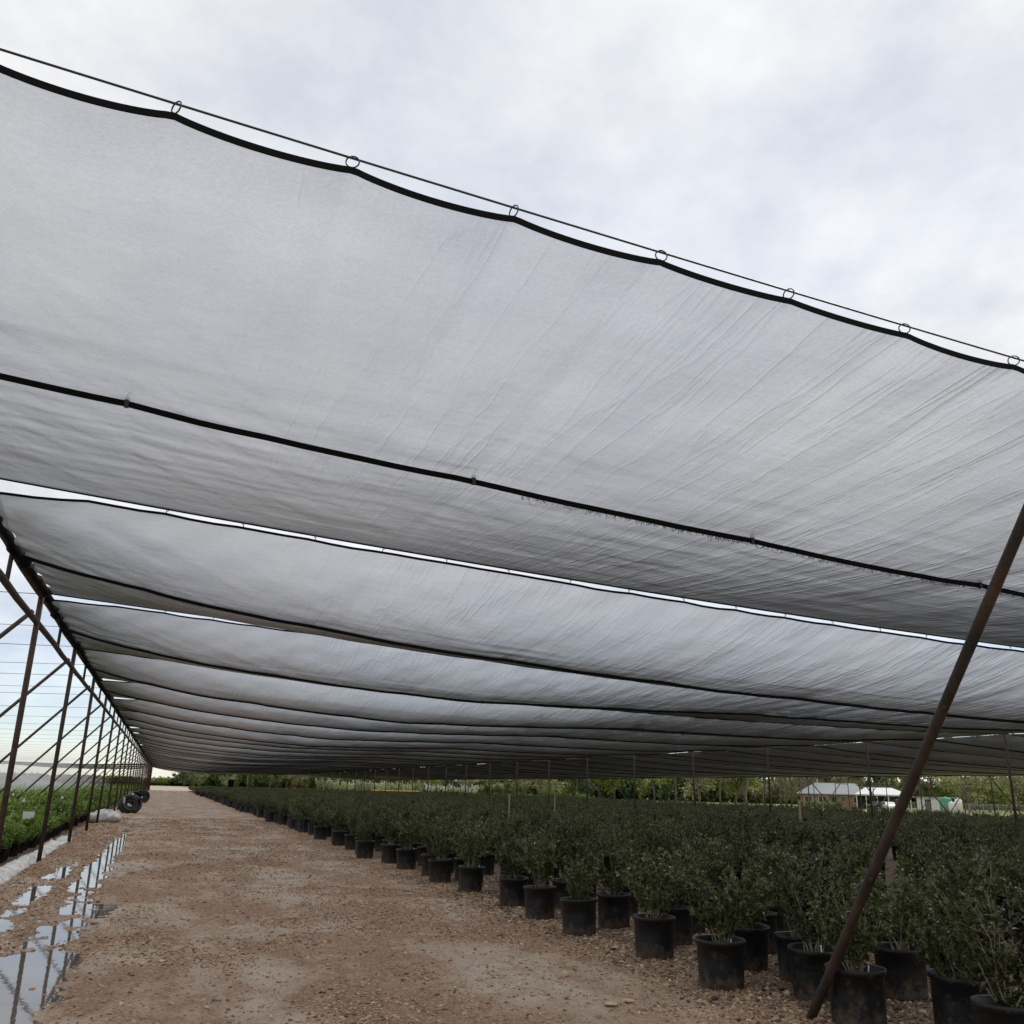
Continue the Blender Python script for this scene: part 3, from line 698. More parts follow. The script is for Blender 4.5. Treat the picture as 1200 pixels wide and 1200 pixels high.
# ------------------------------------------------------------------ potted shrubs
def pot_mesh(R=0.215, H=0.40):
    m = MB()
    m.lathe([(0.02, 0.012), (R*0.86, 0.012), (R*0.90, 0.0), (R*0.915, 0.02), (R*0.955, H*0.55), (R*0.975, H-0.045), (R*1.045, H-0.04), (R*1.055, H-0.004), (R*1.035, H), (R*0.985, H-0.006), (R*0.94, H-0.09)], 28)
    return m.mesh('pot', M['pot'], True)
def soil_mesh(R, H):
    m = MB(); m.lathe([(R*0.955, H-0.062), (R*0.7, H-0.05), (R*0.3, H-0.045), (0.004, H-0.042)], 16); return m.mesh('soil', M['soil'], True)
def leaf_faces(P, D, Nn, L, Wd):
    # folded diamond leaves: 4 verts, 2 tris as one quad bent along the rib
    D = D/np.linalg.norm(D, axis=1, keepdims=True)
    Sd = np.cross(D, Nn); Sd /= np.linalg.norm(Sd, axis=1, keepdims=True)+1e-9
    Up = np.cross(Sd, D)
    a = P; c = P+D*L[:, None]-Up*(L*0.12)[:, None]
    mid = P+D*(L*0.48)[:, None]+Up*(L*0.10)[:, None]
    b = mid+Sd*Wd[:, None]; d = mid-Sd*Wd[:, None]
    co = np.stack([a, b, c, d], 1).reshape(-1, 3); n = len(P)
    i = np.arange(n)*4
    f = np.concatenate([np.stack([i, i+1, i+2], -1), np.stack([i, i+2, i+3], -1)])
    return co, f
def shrub(seed, nst=13, leaves=1500, H0=0.36, top=1.08, spread=0.36, ll=0.047, lw=0.0135, base_r=0.06, low=0.25, stems=True):
    r = np.random.default_rng(seed); sm = MB(); nodes = []
    for i in range(nst):
        a = r.uniform(0, 2*pi); rr = spread*math.sqrt(r.uniform(0.02, 1)); z1 = top*(0.80+0.22*r.random())-0.22*(rr/spread)**2*top*0.5
        p0 = np.array([base_r*cos(a)*r.random(), base_r*sin(a)*r.random(), H0-0.06]); p3 = np.array([rr*cos(a), rr*sin(a), z1])
        p1 = p0+np.array([0.25*rr*cos(a), 0.25*rr*sin(a), (z1-H0)*0.4]); 
        ts = np.linspace(0, 1, 7)[:, None]
        pth = (1-ts)**2*p0+2*ts*(1-ts)*p1+ts**2*p3+np.r_[np.zeros((1, 3)), r.normal(0, .012, (6, 3))]
        if stems: sm.tube([tuple(p) for p in pth], list(np.linspace(0.0065, 0.0018, 7)), 4, False)
        nodes.append((pth, 1.0))
        for j in range(5):
            t = r.uniform(0.25, 0.92); b0 = pth[int(t*6)]+(pth[min(6, int(t*6)+1)]-pth[int(t*6)])*((t*6) % 1)
            aa = a+r.normal(0, 1.1); ln = r.uniform(0.12, 0.26)*(top/1.08)
            dirv = np.array([cos(aa)*0.75, sin(aa)*0.75, r.uniform(0.35, 1.2)]); dirv /= np.linalg.norm(dirv)
            e = b0+dirv*ln+r.normal(0, .02, 3); tw = np.array([b0, (b0+e)/2+r.normal(0, .012, 3), e])
            if stems: sm.tube([tuple(p) for p in tw], [0.003, 0.0022, 0.0012], 3, False)
            nodes.append((tw, 0.55))
    # leaves along nodes
    wts = np.array([n[1] for n in nodes]); wts /= wts.sum(); idx = r.choice(len(nodes), leaves, p=wts)
    P = np.zeros((leaves, 3)); T = np.zeros((leaves, 3))
    for q, k in enumerate(idx):
        pth = nodes[k][0]; n = len(pth); t = r.uniform(low if n > 3 else 0.1, 1)*(n-1); i = min(int(t), n-2); f = t-i
        P[q] = pth[i]*(1-f)+pth[i+1]*f; T[q] = pth[i+1]-pth[i]
    T /= np.linalg.norm(T, axis=1, keepdims=True)
    rnd = r.normal(0, 1, (leaves, 3)); rnd /= np.linalg.norm(rnd, axis=1, keepdims=True)
    D = T*0.55+rnd*0.85+np.array([0, 0, 0.12]); Nn = np.array([0, 0, 1.0])+r.normal(0, .55, (leaves, 3))
    Ls = ll*r.uniform(0.65, 1.3, leaves); Ws = lw*r.uniform(0.75, 1.25, leaves)
    co, f = leaf_faces(P, D, Nn, Ls, Ws)
    return sm, co, f
def pot_mat():
    m, N, L = mat_new('muddy_nursery_pot'); out = N.new('ShaderNodeOutputMaterial'); b = N.new('ShaderNodeBsdfPrincipled'); L.new(b.outputs[0], out.inputs[0])
    b.inputs['Specular IOR Level'].default_value = 0.35
    tc = N.new('ShaderNodeTexCoord'); oi = N.new('ShaderNodeObjectInfo'); sp = N.new('ShaderNodeSeparateXYZ'); L.new(tc.outputs['Object'], sp.inputs[0])
    ofs = N.new('ShaderNodeVectorMath'); ofs.operation = 'ADD'; L.new(tc.outputs['Object'], ofs.inputs[0]); L.new(oi.outputs['Location'], ofs.inputs[1])
    n = N.new('ShaderNodeTexNoise'); setin(n, Scale=14, Detail=7, Roughness=0.7); L.new(ofs.outputs[0], n.inputs['Vector'])
    mr = N.new('ShaderNodeMapRange'); setin(mr, From_Min=0.0, From_Max=0.20, To_Min=0.20, To_Max=-0.06); L.new(sp.outputs[2], mr.inputs[0])
    ad = N.new('ShaderNodeMath'); ad.operation = 'ADD'; L.new(n.outputs[0], ad.inputs[0]); L.new(mr.outputs[0], ad.inputs[1])
    r = N.new('ShaderNodeValToRGB'); r.color_ramp.elements[0].position = 0.5; r.color_ramp.elements[0].color = (0.008, 0.0085, 0.010, 1); r.color_ramp.elements[1].position = 0.78; r.color_ramp.elements[1].color = (0.11, 0.075, 0.05, 1)
    L.new(ad.outputs[0], r.inputs[0]); L.new(r.outputs[0], b.inputs['Base Color'])
    rr = N.new('ShaderNodeMapRange'); setin(rr, From_Min=0.45, From_Max=0.75, To_Min=0.42, To_Max=0.9); L.new(ad.outputs[0], rr.inputs[0]); L.new(rr.outputs[0], b.inputs['Roughness'])
    return m
M['pot'] = pot_mat()
POT = pot_mesh(); SOIL = soil_mesh(0.215, 0.40)
VAR = []
for i in range(7):
    sm, co, f = shrub(100+i, nst=12+i % 4, leaves=1850+110*i, top=1.0+0.07*(i % 4), spread=0.275+0.03*(i % 3))
    VAR.append((sm.mesh('stems', M['stem'], True), np_mesh('foliage', co, f, M['leaf'])))

TG = MB(); TG.box((0, 0, 0.0), (0.012, 0.002, 0.07)); TAG = TG.mesh('plant_tag', M['white'])
_sm, _co, _f = shrub(131, nst=17, leaves=3000, top=1.12, spread=0.42, low=0.02)
CORNER = (_sm.mesh('stems', M['stem'], True), np_mesh('foliage', _co, _f, M['leaf']))
lattice = []
for i in range(66):
    for j in range(130):
        x = 4.98+0.665*i; y = 6.2+1.51*j+(0.755 if i % 2 else 0)
        if x > 49 or y > 150: continue
        if y < 8.6 and x < 7.2: continue
        if x > 1.32*y+1.2: continue
        if j > 2 and random.random() < 0.012: continue
        jt = 1 if y < 12 else 2.6
        lattice.append((x+random.gauss(0, .05*jt), y+random.gauss(0, .07*jt)))
near = [(4.89, 7.71), (5.17, 6.27), (5.48, 7.15), (5.82, 7.81), (6.24, 6.97), (5.74, 5.83), (5.67, 8.46), (6.95, 7.75), (6.6, 8.4), (7.45, 7.35), (5.30, 4.98)]
pts = [(x, y, ) for x, y in near]+lattice
pts.sort(key=lambda p: p[0]**2+p[1]**2)
# rank by apparent size, keep those in view
def px(x, y, z=0.6):
    v = np.array([x, y, z-CAM_H]); c = CM.T@v
    return 600+1060*c[0]/c[2], 600-1060*c[1]/c[2], c[2]
vis = []; rest = []
for p in pts:
    u, v, w = px(*p)
    (vis if (w > 0.5 and -60 < u < 1290 and len(vis) < 300) else rest).append(p)
rowx = lambda x: int(round((x-4.98)/0.665))
counts = {}
SPECIAL = {(4.89, 7.71): 'potted shrub left of the leaning pole, nearest in the row along the road',
           (5.17, 6.27): 'potted shrub standing right at the foot of the leaning pole, in the lowest black pot',
           (5.48, 7.15): 'potted shrub half hidden behind the leaning pole, in front of a second pot',
           (5.82, 7.81): 'potted shrub just left of the leaning pole and behind another pot',
           (6.24, 6.97): 'upright bushy potted shrub just right of the leaning pole, its whole pot in view',
           (5.74, 5.83): 'potted shrub just behind the large shrub of the bottom right corner',
           (5.30, 4.98): 'large leafy potted shrub cut off by the bottom right corner'}
for n, p in enumerate(vis):
    x, y = p
    i = rowx(x)
    if p in SPECIAL: lab = SPECIAL[p]
    elif p in near: lab = '%s of the loosely set potted shrubs in the bottom right corner' % ordw(near.index(p)-5)
    else:
        counts[i] = counts.get(i, 0)+1
        if i == 0: lab = '%s dark green potted shrub along the road edge beyond the leaning pole' % ordw(counts[i]+1)
        else: lab = 'dark potted shrub, %s row from the road, %s from the near end' % (ordw(i+1), ordw(counts[i]))
    zb = float(bed_h(x, y)) if x > 5.06 else float(road_h(x, y))
    rt = random.uniform(0, 6.28); sc = random.uniform(0.82, 1.12)
    e = empty('potted_shrub', (x, y, zb-0.004), lab, 'shrub', 'dark green shrubs in black pots', rt)
    v = CORNER if p in ((5.30, 4.98), (5.74, 5.83)) else VAR[n % 7]; tilt = (random.gauss(0, .02), random.gauss(0, .02), 0)
    link('pot', POT, e, None, tilt); link('soil', SOIL, e, None, tilt)
    fs = (sc*random.uniform(0.93, 1.1), sc*random.uniform(0.93, 1.1), sc)
    if p == (5.30, 4.98): fs = (1.15, 1.15, 1.12)
    if n < 150 and random.random() < 0.28:
        a = random.uniform(-2.6, -0.6)-rt; link('plant_tag', TAG, e, (0.15*cos(a), 0.15*sin(a), 0.40), (random.uniform(-.3, .3), random.uniform(-.3, .3), a+1.57))
    o1 = link('stems', v[0], e, (0, 0, 0.0), None, fs); o2 = link('foliage', v[1], e, None, None, fs)
# the rest of the block reads as one mass
FAR = []
for i in range(4):
    sm, co, f = shrub(300+i, nst=10, leaves=620, top=1.05+0.05*(i % 3), spread=0.38, ll=0.062, lw=0.021, stems=True)
    pm = MB(); pm.lathe([(0.19, 0.0), (0.21, 0.4), (0.225, 0.36), (0.225, 0.4), (0.19, 0.37), (0.01, 0.36)], 10)
    nv = len(co); v = np.concatenate([co, np.array(pm.v), np.array(sm.v)])
    me = bpy.data.meshes.new('shrub_mass_unit')
    fl = [tuple(t) for t in f]+[tuple(q+nv for q in t) for t in pm.f]+[tuple(q+nv+len(pm.v) for q in t) for t in sm.f]
    me.from_pydata([tuple(p) for p in v], [], fl); me.materials.append(M['leaf']); me.materials.append(M['pot']); me.materials.append(M['stem'])
    mi = np.array([0]*len(f)+[1]*len(pm.f)+[2]*len(sm.f), dtype=np.int32); me.polygons.foreach_set('material_index', mi); me.update()
    FAR.append(proto('shrub_mass_unit', me))
R_ = np.array(rest); n = len(R_)
scatter('shrub_block', np.c_[R_, np.full(n, 0.03)], np.c_[np.zeros(n), np.zeros(n), rng.uniform(0, 6.28, n)], np.c_[rng.uniform(.85, 1.1, (n, 2)), rng.uniform(.82, 1.16, n)], FAR,
        'dense block of dark green potted shrubs receding to the far side', 'shrubs')

# ------------------------------------------------------------------ left field of low flowering plants
LP = []
for i in range(44):
    for j in range(300):
        x = -2.92-0.62*i; y = 15+0.6*j+(0.3 if i % 2 else 0)
        if x < -0.15*y-1.2: continue
        LP.append((x+random.gauss(0, .05), y+random.gauss(0, .07)))
LP.sort(key=lambda p: p[1]-p[0]*0.5)
SP = MB(); SP.lathe([(0.01, 0.005), (0.14, 0.0), (0.165, 0.26), (0.175, 0.26), (0.175, 0.285), (0.155, 0.28), (0.14, 0.25), (0.01, 0.25)], 16); SPOT = SP.mesh('pot', M['pot'], True)
LV = []
for i in range(4):
    sm, co, f = shrub(500+i, nst=13, leaves=560, H0=0.25, top=0.62+0.08*i, spread=0.36, ll=0.085, lw=0.03, low=0.1, stems=False)
    r = np.random.default_rng(i); k = 9; a = r.uniform(0, 6.28, k); q = 0.28*np.sqrt(r.random(k))
    P = np.c_[q*np.cos(a), q*np.sin(a), 0.62-0.8*q**2+r.normal(0, .03, k)]
    P = np.repeat(P, 5, 0); D = r.normal(0, 1, (len(P), 3)); D[:, 2] = np.abs(D[:, 2])*.6
    c2, f2 = leaf_faces(P, D, np.array([0, 0, 1.0])+r.normal(0, .3, P.shape), np.full(len(P), .035), np.full(len(P), .018))
    LV.append((np_mesh('foliage', co, f, M['leaf_green']), np_mesh('blossom', c2, f2, M['petal'])))
lc = {}
for n, (x, y) in enumerate(LP[:260]):
    i = int(round((-2.92-x)/0.62)); lc[i] = lc.get(i, 0)+1
    e = empty('flowering_plant', (x, y, 0.02), 'green bedding plant, %s row left of the road, %s from the near end' % (ordw(i+1), ordw(lc[i])), 'plant', 'bedding plants left of the truss', random.uniform(0, 6.28))
    v = LV[n % 4]; s = random.uniform(.75, 1.25)
    link('pot', SPOT, e); link('foliage', v[0], e, None, None, s)
    if random.random() < 0.5: link('blossom', v[1], e, None, None, s)
FL = [proto('bedding_unit', v[0]) for v in LV]
R_ = np.array(LP[260:]); n = len(R_)
scatter('bedding_block', np.c_[R_, np.full(n, 0.02)], np.c_[np.zeros(n), np.zeros(n), rng.uniform(0, 6.28, n)], np.c_[rng.uniform(.8, 1.3, (n, 2)), rng.uniform(.65, 1.3, n)], FL, 'mass of bright green bedding plants far down the left field', 'plants')
sel = rng.random(n) < 0.4
scatter('blossom_block', np.c_[R_, np.full(n, 0.02)][sel], np.c_[np.zeros(n), np.zeros(n), rng.uniform(0, 6.28, n)][sel], np.ones((sel.sum(), 3)), [proto('blossom_unit', v[1]) for v in LV], 'pale blossoms dotted over the far bedding plants', 'flowers')

# low yellow-green crop behind the shrub block
CR = []
for y in np.arange(151, 196, 0.9):
    for x in np.arange(5.5, 49, 0.9): CR.append((x+random.gauss(0, .08), y+random.gauss(0, .08), 0.02))
n = len(CR); CM_ = leaf_mat('yellow_green_leaf', (0.16, 0.17, 0.03), (0.36, 0.36, 0.09), .25, .3); CU = []
for v in LV[:2]:
    me = v[0].copy(); me.materials.clear(); me.materials.append(CM_); CU.append(proto('crop_unit', me))
scatter('low_crop', np.array(CR), np.c_[np.zeros((n, 2)), rng.uniform(0, 6, n)], np.c_[np.full((n, 2), 1.6), rng.uniform(1.0, 1.5, n)], CU, 'low yellow-green crop beyond the dark shrub block', 'plants')

# white row cover bunched along the truss foot
def row_cover():
    ys_ = np.linspace(12.5, 31, 260); th = np.linspace(0, pi, 16); Yg, T = np.meshgrid(ys_, th)
    w = 0.20+0.09*fbm(Yg*0.9, Yg*0, 201, 3); hgt = (0.14+0.09*fbm(Yg*1.6, T*0.5, 202, 3))
    taper = np.clip((31-Yg)/2, 0.15, 1)
    X = -2.34+0.10*fbm(Yg*0.5, Yg*0, 203, 2)-np.cos(T)*w*taper+0.03*fbm(Yg*5, T*3, 204, 3)
    Z = 0.0+np.sin(T)**0.8*hgt*taper+0.07*fbm(Yg*7+T*2, T*4, 205, 5)*np.sin(T)
    co = np.stack([X, Yg, Z], -1).reshape(-1, 3); nx, ny = 260, 16
    i = np.arange(nx-1)[None, :]+np.arange(ny-1)[:, None]*nx
    me = np_mesh('row_cover', co, np.stack([i, i+nx, i+nx+1, i+1], -1).reshape(-1, 4), M['white_sheet'], True)
    tag(link('row_cover', me), 'crumpled strip of white row cover lying along the foot of the truss', 'sheet')
row_cover()
def bag(x, y, s, lab):
    m = MB(); n, k = 18, 10; r = random.Random(int(y))
    for i in range(k+1):
        ph = pi*i/k
        for j in range(n):
            a = 2*pi*j/n; d = 1+0.4*float(fbm(a*2.4+i*.6, i*0.9+a, int(y), 4))
            m.v.append((s*1.25*sin(ph)*cos(a)*d, s*0.8*sin(ph)*sin(a)*d, max(0, s*(0.42+0.5*cos(ph))*d)))
    for i in range(k):
        for j in range(n): m.f.append((i*n+j, (i+1)*n+j, (i+1)*n+(j+1) % n, i*n+(j+1) % n))
    o = m.build('plastic_bag', M['white_sheet'], None, True); o.location = (x, y, 0.02); tag(o, lab, 'bag', None)
bag(-1.98, 41.0, 0.5, 'crumpled white plastic bag beside the black pipe coil'); bag(-2.1, 47.5, 0.32, 'small white bag behind the larger crumpled bag')

# coils of black irrigation pipe
def coil(x, y, R, lab, rz, tilt):
    e = empty('pipe_coil', (x, y, 0.02), lab, 'pipe coil', 'coils of black pipe on the road edge', rz)
    r = random.Random(int(y))
    for i in range(16):
        m = MB(); rr = R*(1-0.095*(i % 8))*r.uniform(.97, 1.02); off = (i//8)*0.2-0.12+0.02*(i % 8)+r.uniform(-.05, .05)
        tl = tilt+r.uniform(-.12, .12); tz = r.uniform(-.15, .15)
        P = []
        for a in np.linspace(0, 2*pi, 33)[:-1]:
            v = Vector((rr*cos(a), off, rr*0.86*sin(a)+0.02*sin(3*a+i))); v.rotate(Euler((tl, 0, tz)))
            P.append((v.x, v.y, max(0.05, v.z+R*0.84)))
        m.tube(P, 0.05, 7, closed=True); m.build('loop', M['rubber'], e, True)
    for a in (0.4, 2.6):
        m = MB(); m.box((R*0.8*cos(a), -0.05, R*0.84+R*0.72*sin(a)), (0.05, 0.5, 0.3)); m.build('tie_band', M['white_sheet'] if a > 1 else M['hem'], e)
coil(-1.42, 53.5, 0.54, 'large coil of black pipe lying at the left edge of the road', 0.25, -0.35)
coil(-1.75, 72, 0.55, 'coil of black pipe further along the left road edge', 0.9, -0.3)
coil(-1.35, 80, 0.55, 'farthest coil of black pipe, close behind another coil', 0.2, -0.25)

# sign on a stake, sprinkler risers and marker stakes
e = empty('plant_sign', (-2.78, 24.4, 0), 'blank white plant sign on a stake among the green bedding plants', 'sign', None, 0.1)
m = MB(); m.box((0, 0, 0.83), (0.24, 0.012, 0.17)); m.build('board', M['white'], e); m = MB(); m.box((0, 0.012, 0.42), (0.02, 0.01, 0.85)); m.build('stake', M['darksteel'], e)
for n, (x, y) in enumerate(((-3.6, 30), (-3.15, 36), (-5.2, 40), (-5.0, 52), (-7.4, 56))):
    e = empty('sprinkler', (x, y, 0), '%s sprinkler riser from the near end in the left field' % ordw(n+1), 'sprinkler', 'sprinklers in the left field')
    m = MB(); m.tube([(0, 0, 0), (0, 0, 1.0)], 0.014, 6); m.build('riser', M['rubber'], e)
    m = MB(); m.lathe([(0.0, 1.0), (0.03, 1.0), (0.035, 1.05), (0.015, 1.06), (0.015, 1.09), (0.0, 1.1)], 8); m.build('nozzle', M['white'], e)
M['wood'] = pbr('weathered_stake', (0.3, 0.24, 0.16), (0.42, 0.35, 0.25), scale=10, rough=0.85)
for (x, y, h, lab) in ((13.2, 17.4, 1.55, 'pale wooden marker stake standing among the shrubs below the house'), (8.9, 24.2, 1.5, 'pale wooden marker stake in the middle of the shrub block'), (at(650, 34).x, at(650, 34).y, 1.5, 'thin pale stake farther back among the shrubs')):
    m = MB(); m.box((0, 0, h/2), (0.035, 0.025, h)); m.box((0, 0, h+0.02), (0.05, 0.04, 0.04)); o = m.build('marker_stake', M['wood']); o.location = (x, y, 0); tag(o, lab, 'stake', None)
o = MB(); o.tube([(0, 0, 0), (0.01, 0, 1.3)], 0.016, 8); o = o.build('rusty_stake', M['rust']); o.location = (7.75, 6.9, 0); tag(o, 'thin rusty rod standing among the shrubs at the right edge', 'rod')

# ------------------------------------------------------------------ beyond the roof: lawn, house, frames, fence, trees
def bare_frame(y, n):
    e = empty('bare_frame', (74, y, 0), '%s bare pipe frame from the right on the lawn before the house' % ordw(n), 'frame', 'bare pipe frames on the lawn')
    r = 0.045
    bar('post', (74, y, -0.1), (74, y, 4.6), r, M['darksteel'], e, 6)
    bar('inner_post', (72.2, y, -0.1), (72.2, y, 3.4), r, M['darksteel'], e, 6)
    bar('leaning_leg', (69.6, y, -0.1), (74, y, 4.5), r, M['darksteel'], e, 6)
    bar('tie', (72.2, y, 3.35), (74, y, 3.35), 0.035, M['darksteel'], e, 6)
    bar('knee_brace', (72.2, y, 0.2), (74, y, 2.2), 0.035, M['darksteel'], e, 6)
for n in range(9): bare_frame(58+6.1*n, n+1)

M['brick'] = pbr('red_brick', (0.26, 0.15, 0.105), (0.36, 0.235, 0.17), scale=6, rough=0.9)
M['shingle'] = pbr('grey_shingle', (0.25, 0.26, 0.27), (0.33, 0.34, 0.35), scale=4, rough=0.9)
M['glass'] = pbr('window_glass', (0.03, 0.035, 0.04), rough=0.08)
M['trim'] = pbr('white_trim', (0.7, 0.7, 0.68), rough=0.6)
M['darkint'] = pbr('dark_door_and_painted_shade', (0.05, 0.05, 0.05), rough=0.9)  # plain dark for doors; under the carport the colour stands in for shade
M['tank'] = pbr('green_tank', (0.05, 0.22, 0.15), (0.07, 0.26, 0.18), scale=3, rough=0.5)
def house():
    p = at(985, 205); ang = math.atan2(p.y, p.x)-pi/2
    e = empty('brick_house', p, 'low brick house with grey hip roof beyond the lawn', 'house', None, ang)
    m = MB(); m.box((-1.5, 5, 1.35), (12.5, 9, 2.9)); m.build('wall', M['brick'], e)
    m = MB(); x0, x1, y0, y1, z0, z1 = -8.5, 5.3, -0.2, 10.2, 2.7, 4.9
    m.add([(x0, y0, z0), (x1, y0, z0), (x1, y1, z0), (x0, y1, z0), (x0+3.6, 5, z1), (x1-2.2, 5, z1), (x0, y0, z0-0.15), (x1, y0, z0-0.15), (x1, y1, z0-0.15), (x0, y1, z0-0.15)],
          [(0, 1, 5, 4), (1, 2, 5), (2, 3, 4, 5), (3, 0, 4), (6, 7, 1, 0), (7, 8, 2, 1), (8, 9, 3, 2), (9, 6, 0, 3), (9, 8, 7, 6)])
    rf = m.build('roof', M['shingle'], e)
    m = MB(); m.tube([(-4.3, 3.5, 3.8), (-4.3, 3.5, 5.6)], 0.08, 6); m.build('vent_pipe', M['trim'], rf)
    for (x, w, h, zc) in ((-6.2, 1.6, 1.2, 1.6), (-3.4, 1.7, 1.3, 1.6), (0.6, 0.9, 1.0, 1.75), (3.2, 1.5, 1.2, 1.6)):
        m = MB(); m.box((x, 0.47, zc), (w, 0.08, h)); wn = m.build('window', M['trim'], e)
        for s in (-1, 1): m = MB(); m.box((x+s*w*0.24, 0.42, zc), (w*0.42, 0.04, h*0.86)); m.build('pane', M['glass'], wn)
    m = MB(); m.box((-1.2, 0.47, 1.05), (1.0, 0.08, 2.1)); d = m.build('door', M['darkint'], e)
    m = MB(); m.box((-0.85, 0.40, 1.0), (0.08, 0.06, 0.08)); m.build('handle', M['trim'], d)
house()
def carport():
    p = at(1031, 195); ang = math.atan2(p.y, p.x)-pi/2
    e = empty('carport', p, 'white roofed carport to the right of the brick house', 'carport', None, ang)
    m = MB(); x0, x1, y0, y1, z0 = -4.4, 5.8, 0, 8, 2.75
    m.add([(x0, y0, z0), (x1, y0, z0), (x1, y1, z0), (x0, y1, z0), (x0+2, 4, z0+1.3), (x1-3.5, 4, z0+1.3), (x0, y0, z0-0.25), (x1, y0, z0-0.25), (x1, y1, z0-0.25), (x0, y1, z0-0.25)],
          [(0, 1, 5, 4), (1, 2, 5), (2, 3, 4, 5), (3, 0, 4), (6, 7, 1, 0), (7, 8, 2, 1), (8, 9, 3, 2), (9, 6, 0, 3), (9, 8, 7, 6)])
    m.build('roof', pbr('carport_metal', (0.5, 0.5, 0.5), (0.6, 0.6, 0.6), scale=2, rough=0.5), e)
    for x in (-4.1, -2.4, -0.4, 1.6, 3.6, 5.5):
        for y in (0.3, 7.7):
            m = MB(); m.box((x, y, 1.2), (0.14, 0.14, 2.6)); m.build('post', M['trim'] if y < 1 else M['darkint'], e)  # rear posts: shade under the roof put into their colour
    m = MB(); m.box((-1.3, 7.9, 1.25), (6, 0.1, 2.5)); m.build('back_wall', M['darkint'], e)  # shade under the roof painted on as the wall's dark colour
carport()
def parked_car(pxl, D, lab, paint, rz):
    p = at(pxl, D); e = empty('parked_car', p, lab, 'car', None, rz)
    prof = [(-2.1, .35), (-2.15, .7), (-1.9, .9), (-1.0, .98), (-0.5, 1.42), (0.7, 1.45), (1.3, 1.02), (2.0, .92), (2.15, .6), (2.1, .35)]
    m = MB(); n = len(prof); m.add([(x, -0.85, z) for x, z in prof]+[(x, .85, z) for x, z in prof], [tuple(range(n)), tuple(range(2*n-1, n-1, -1))]+[(i, i+n, (i+1) % n+n, (i+1) % n) for i in range(n)])
    m.build('body', paint, e)
    m = MB(); m.box((0.1, 0, 1.18), (1.2, 1.73, 0.3)); m.build('window', M['glass'], e)
    for x in (-1.3, 1.3):
        for y in (-.82, .82):
            m = MB(); m.tube([(x, y-.1, .33), (x, y+.1, .33)], 0.33, 14); w = m.build('wheel', M['rubber'], e)
            m = MB(); m.tube([(x, y-.11, .33), (x, y+.11, .33)], 0.18, 10); m.build('rim', M['trim'], w)
parked_car(1027, 190, 'dark car parked under the white carport', pbr('dark_car_paint', (0.03, 0.03, 0.05), rough=0.25), 0.4)
parked_car(1041, 188, 'white car parked under the right end of the carport', pbr('white_car_paint', (0.75, 0.75, 0.75), rough=0.25), 1.2)
def shed():
    p = at(1092, 170); ang = math.atan2(p.y, p.x)-pi/2
    e = empty('pump_shed', p, 'small pale shed with flat roof behind the chain-link fence', 'shed', None, ang)
    m = MB(); m.box((0, 2, 1.1), (4.5, 3, 2.3)); m.build('wall', M['trim'], e)
    m = MB(); m.box((0.6, 2, 2.35), (7.5, 4, 0.14)); m.build('roof', M['shingle'], e)
    m = MB(); m.box((-0.6, 0.47, 1.0), (0.9, 0.06, 2.0)); m.build('door', M['darkint'], e)
shed()
for (pxl, D, r, h, mt, lab) in ((1108, 165, 0.9, 2.4, 'tank', 'green cylindrical tank beside the pale shed'), (1115, 162, 0.5, 1.7, 'white', 'small white tank between the green tank and the pale tank'), (1123, 164, 0.55, 2.2, 'trim', 'slim pale tank at the right end of the tanks')):
    m = MB(); m.lathe([(0.02, 0), (r, 0), (r, h*0.86), (r*0.8, h*0.96), (r*0.25, h), (r*0.25, h+0.12), (0.0, h+0.13)], 16); o = m.build('storage_tank', M[mt], None, True); o.location = at(pxl, D); tag(o, lab, 'tank', None)
# yard light on a pole
p = at(1138, 150); e = empty('yard_light', p, 'tall thin pole with a white lamp head above the fence', 'lamp')
m = MB(); m.tube([(0, 0, 0), (0, 0, 5.2)], 0.05, 8); m.build('pole', M['darksteel'], e)
m = MB(); m.lathe([(0.0, 5.15), (0.2, 5.2), (0.33, 5.45), (0.28, 5.75), (0.0, 5.9)], 10); m.build('lamp_head', M['white'], e, True)
# chain-link fence
def chain_mat():
    m, N, L = mat_new('chain_link'); out = N.new('ShaderNodeOutputMaterial'); b = N.new('ShaderNodeBsdfPrincipled'); L.new(b.outputs[0], out.inputs[0])
    b.inputs['Base Color'].default_value = (0.35, 0.36, 0.37, 1); setin(b, Metallic=0.7, Roughness=0.5); return m
M['chain'] = chain_mat()
def fence():
    a, b = at(1052, 150), at(1260, 118); e = empty('chain_link_fence', a, 'grey chain-link fence running along the back of the lawn on the right', 'fence'); d = b-a; Ln = d.length; d.normalize()
    n = int(Ln/3)
    for i in range(n+1):
        p = d*(i*3); m = MB(); m.tube([(p.x, p.y, -.1), (p.x, p.y, 1.55)], 0.035, 6); m.build('post', M['chain'], e)
    m = MB(); m.tube([(0, 0, 1.5), (d.x*n*3, d.y*n*3, 1.5)], 0.025, 6); m.build('top_rail', M['chain'], e)
    m = MB()
    for i in range(int(n*3/0.16)):
        p = d*(i*0.16)
        for s in (-1, 1):
            q = p+d*(s*0.75); m.tube([(p.x, p.y, 0.02), (q.x, q.y, 1.48)], 0.006, 3, False)
    o = m.build('wire_mesh', M['chain'], e); o['kind'] = 'stuff'
fence()

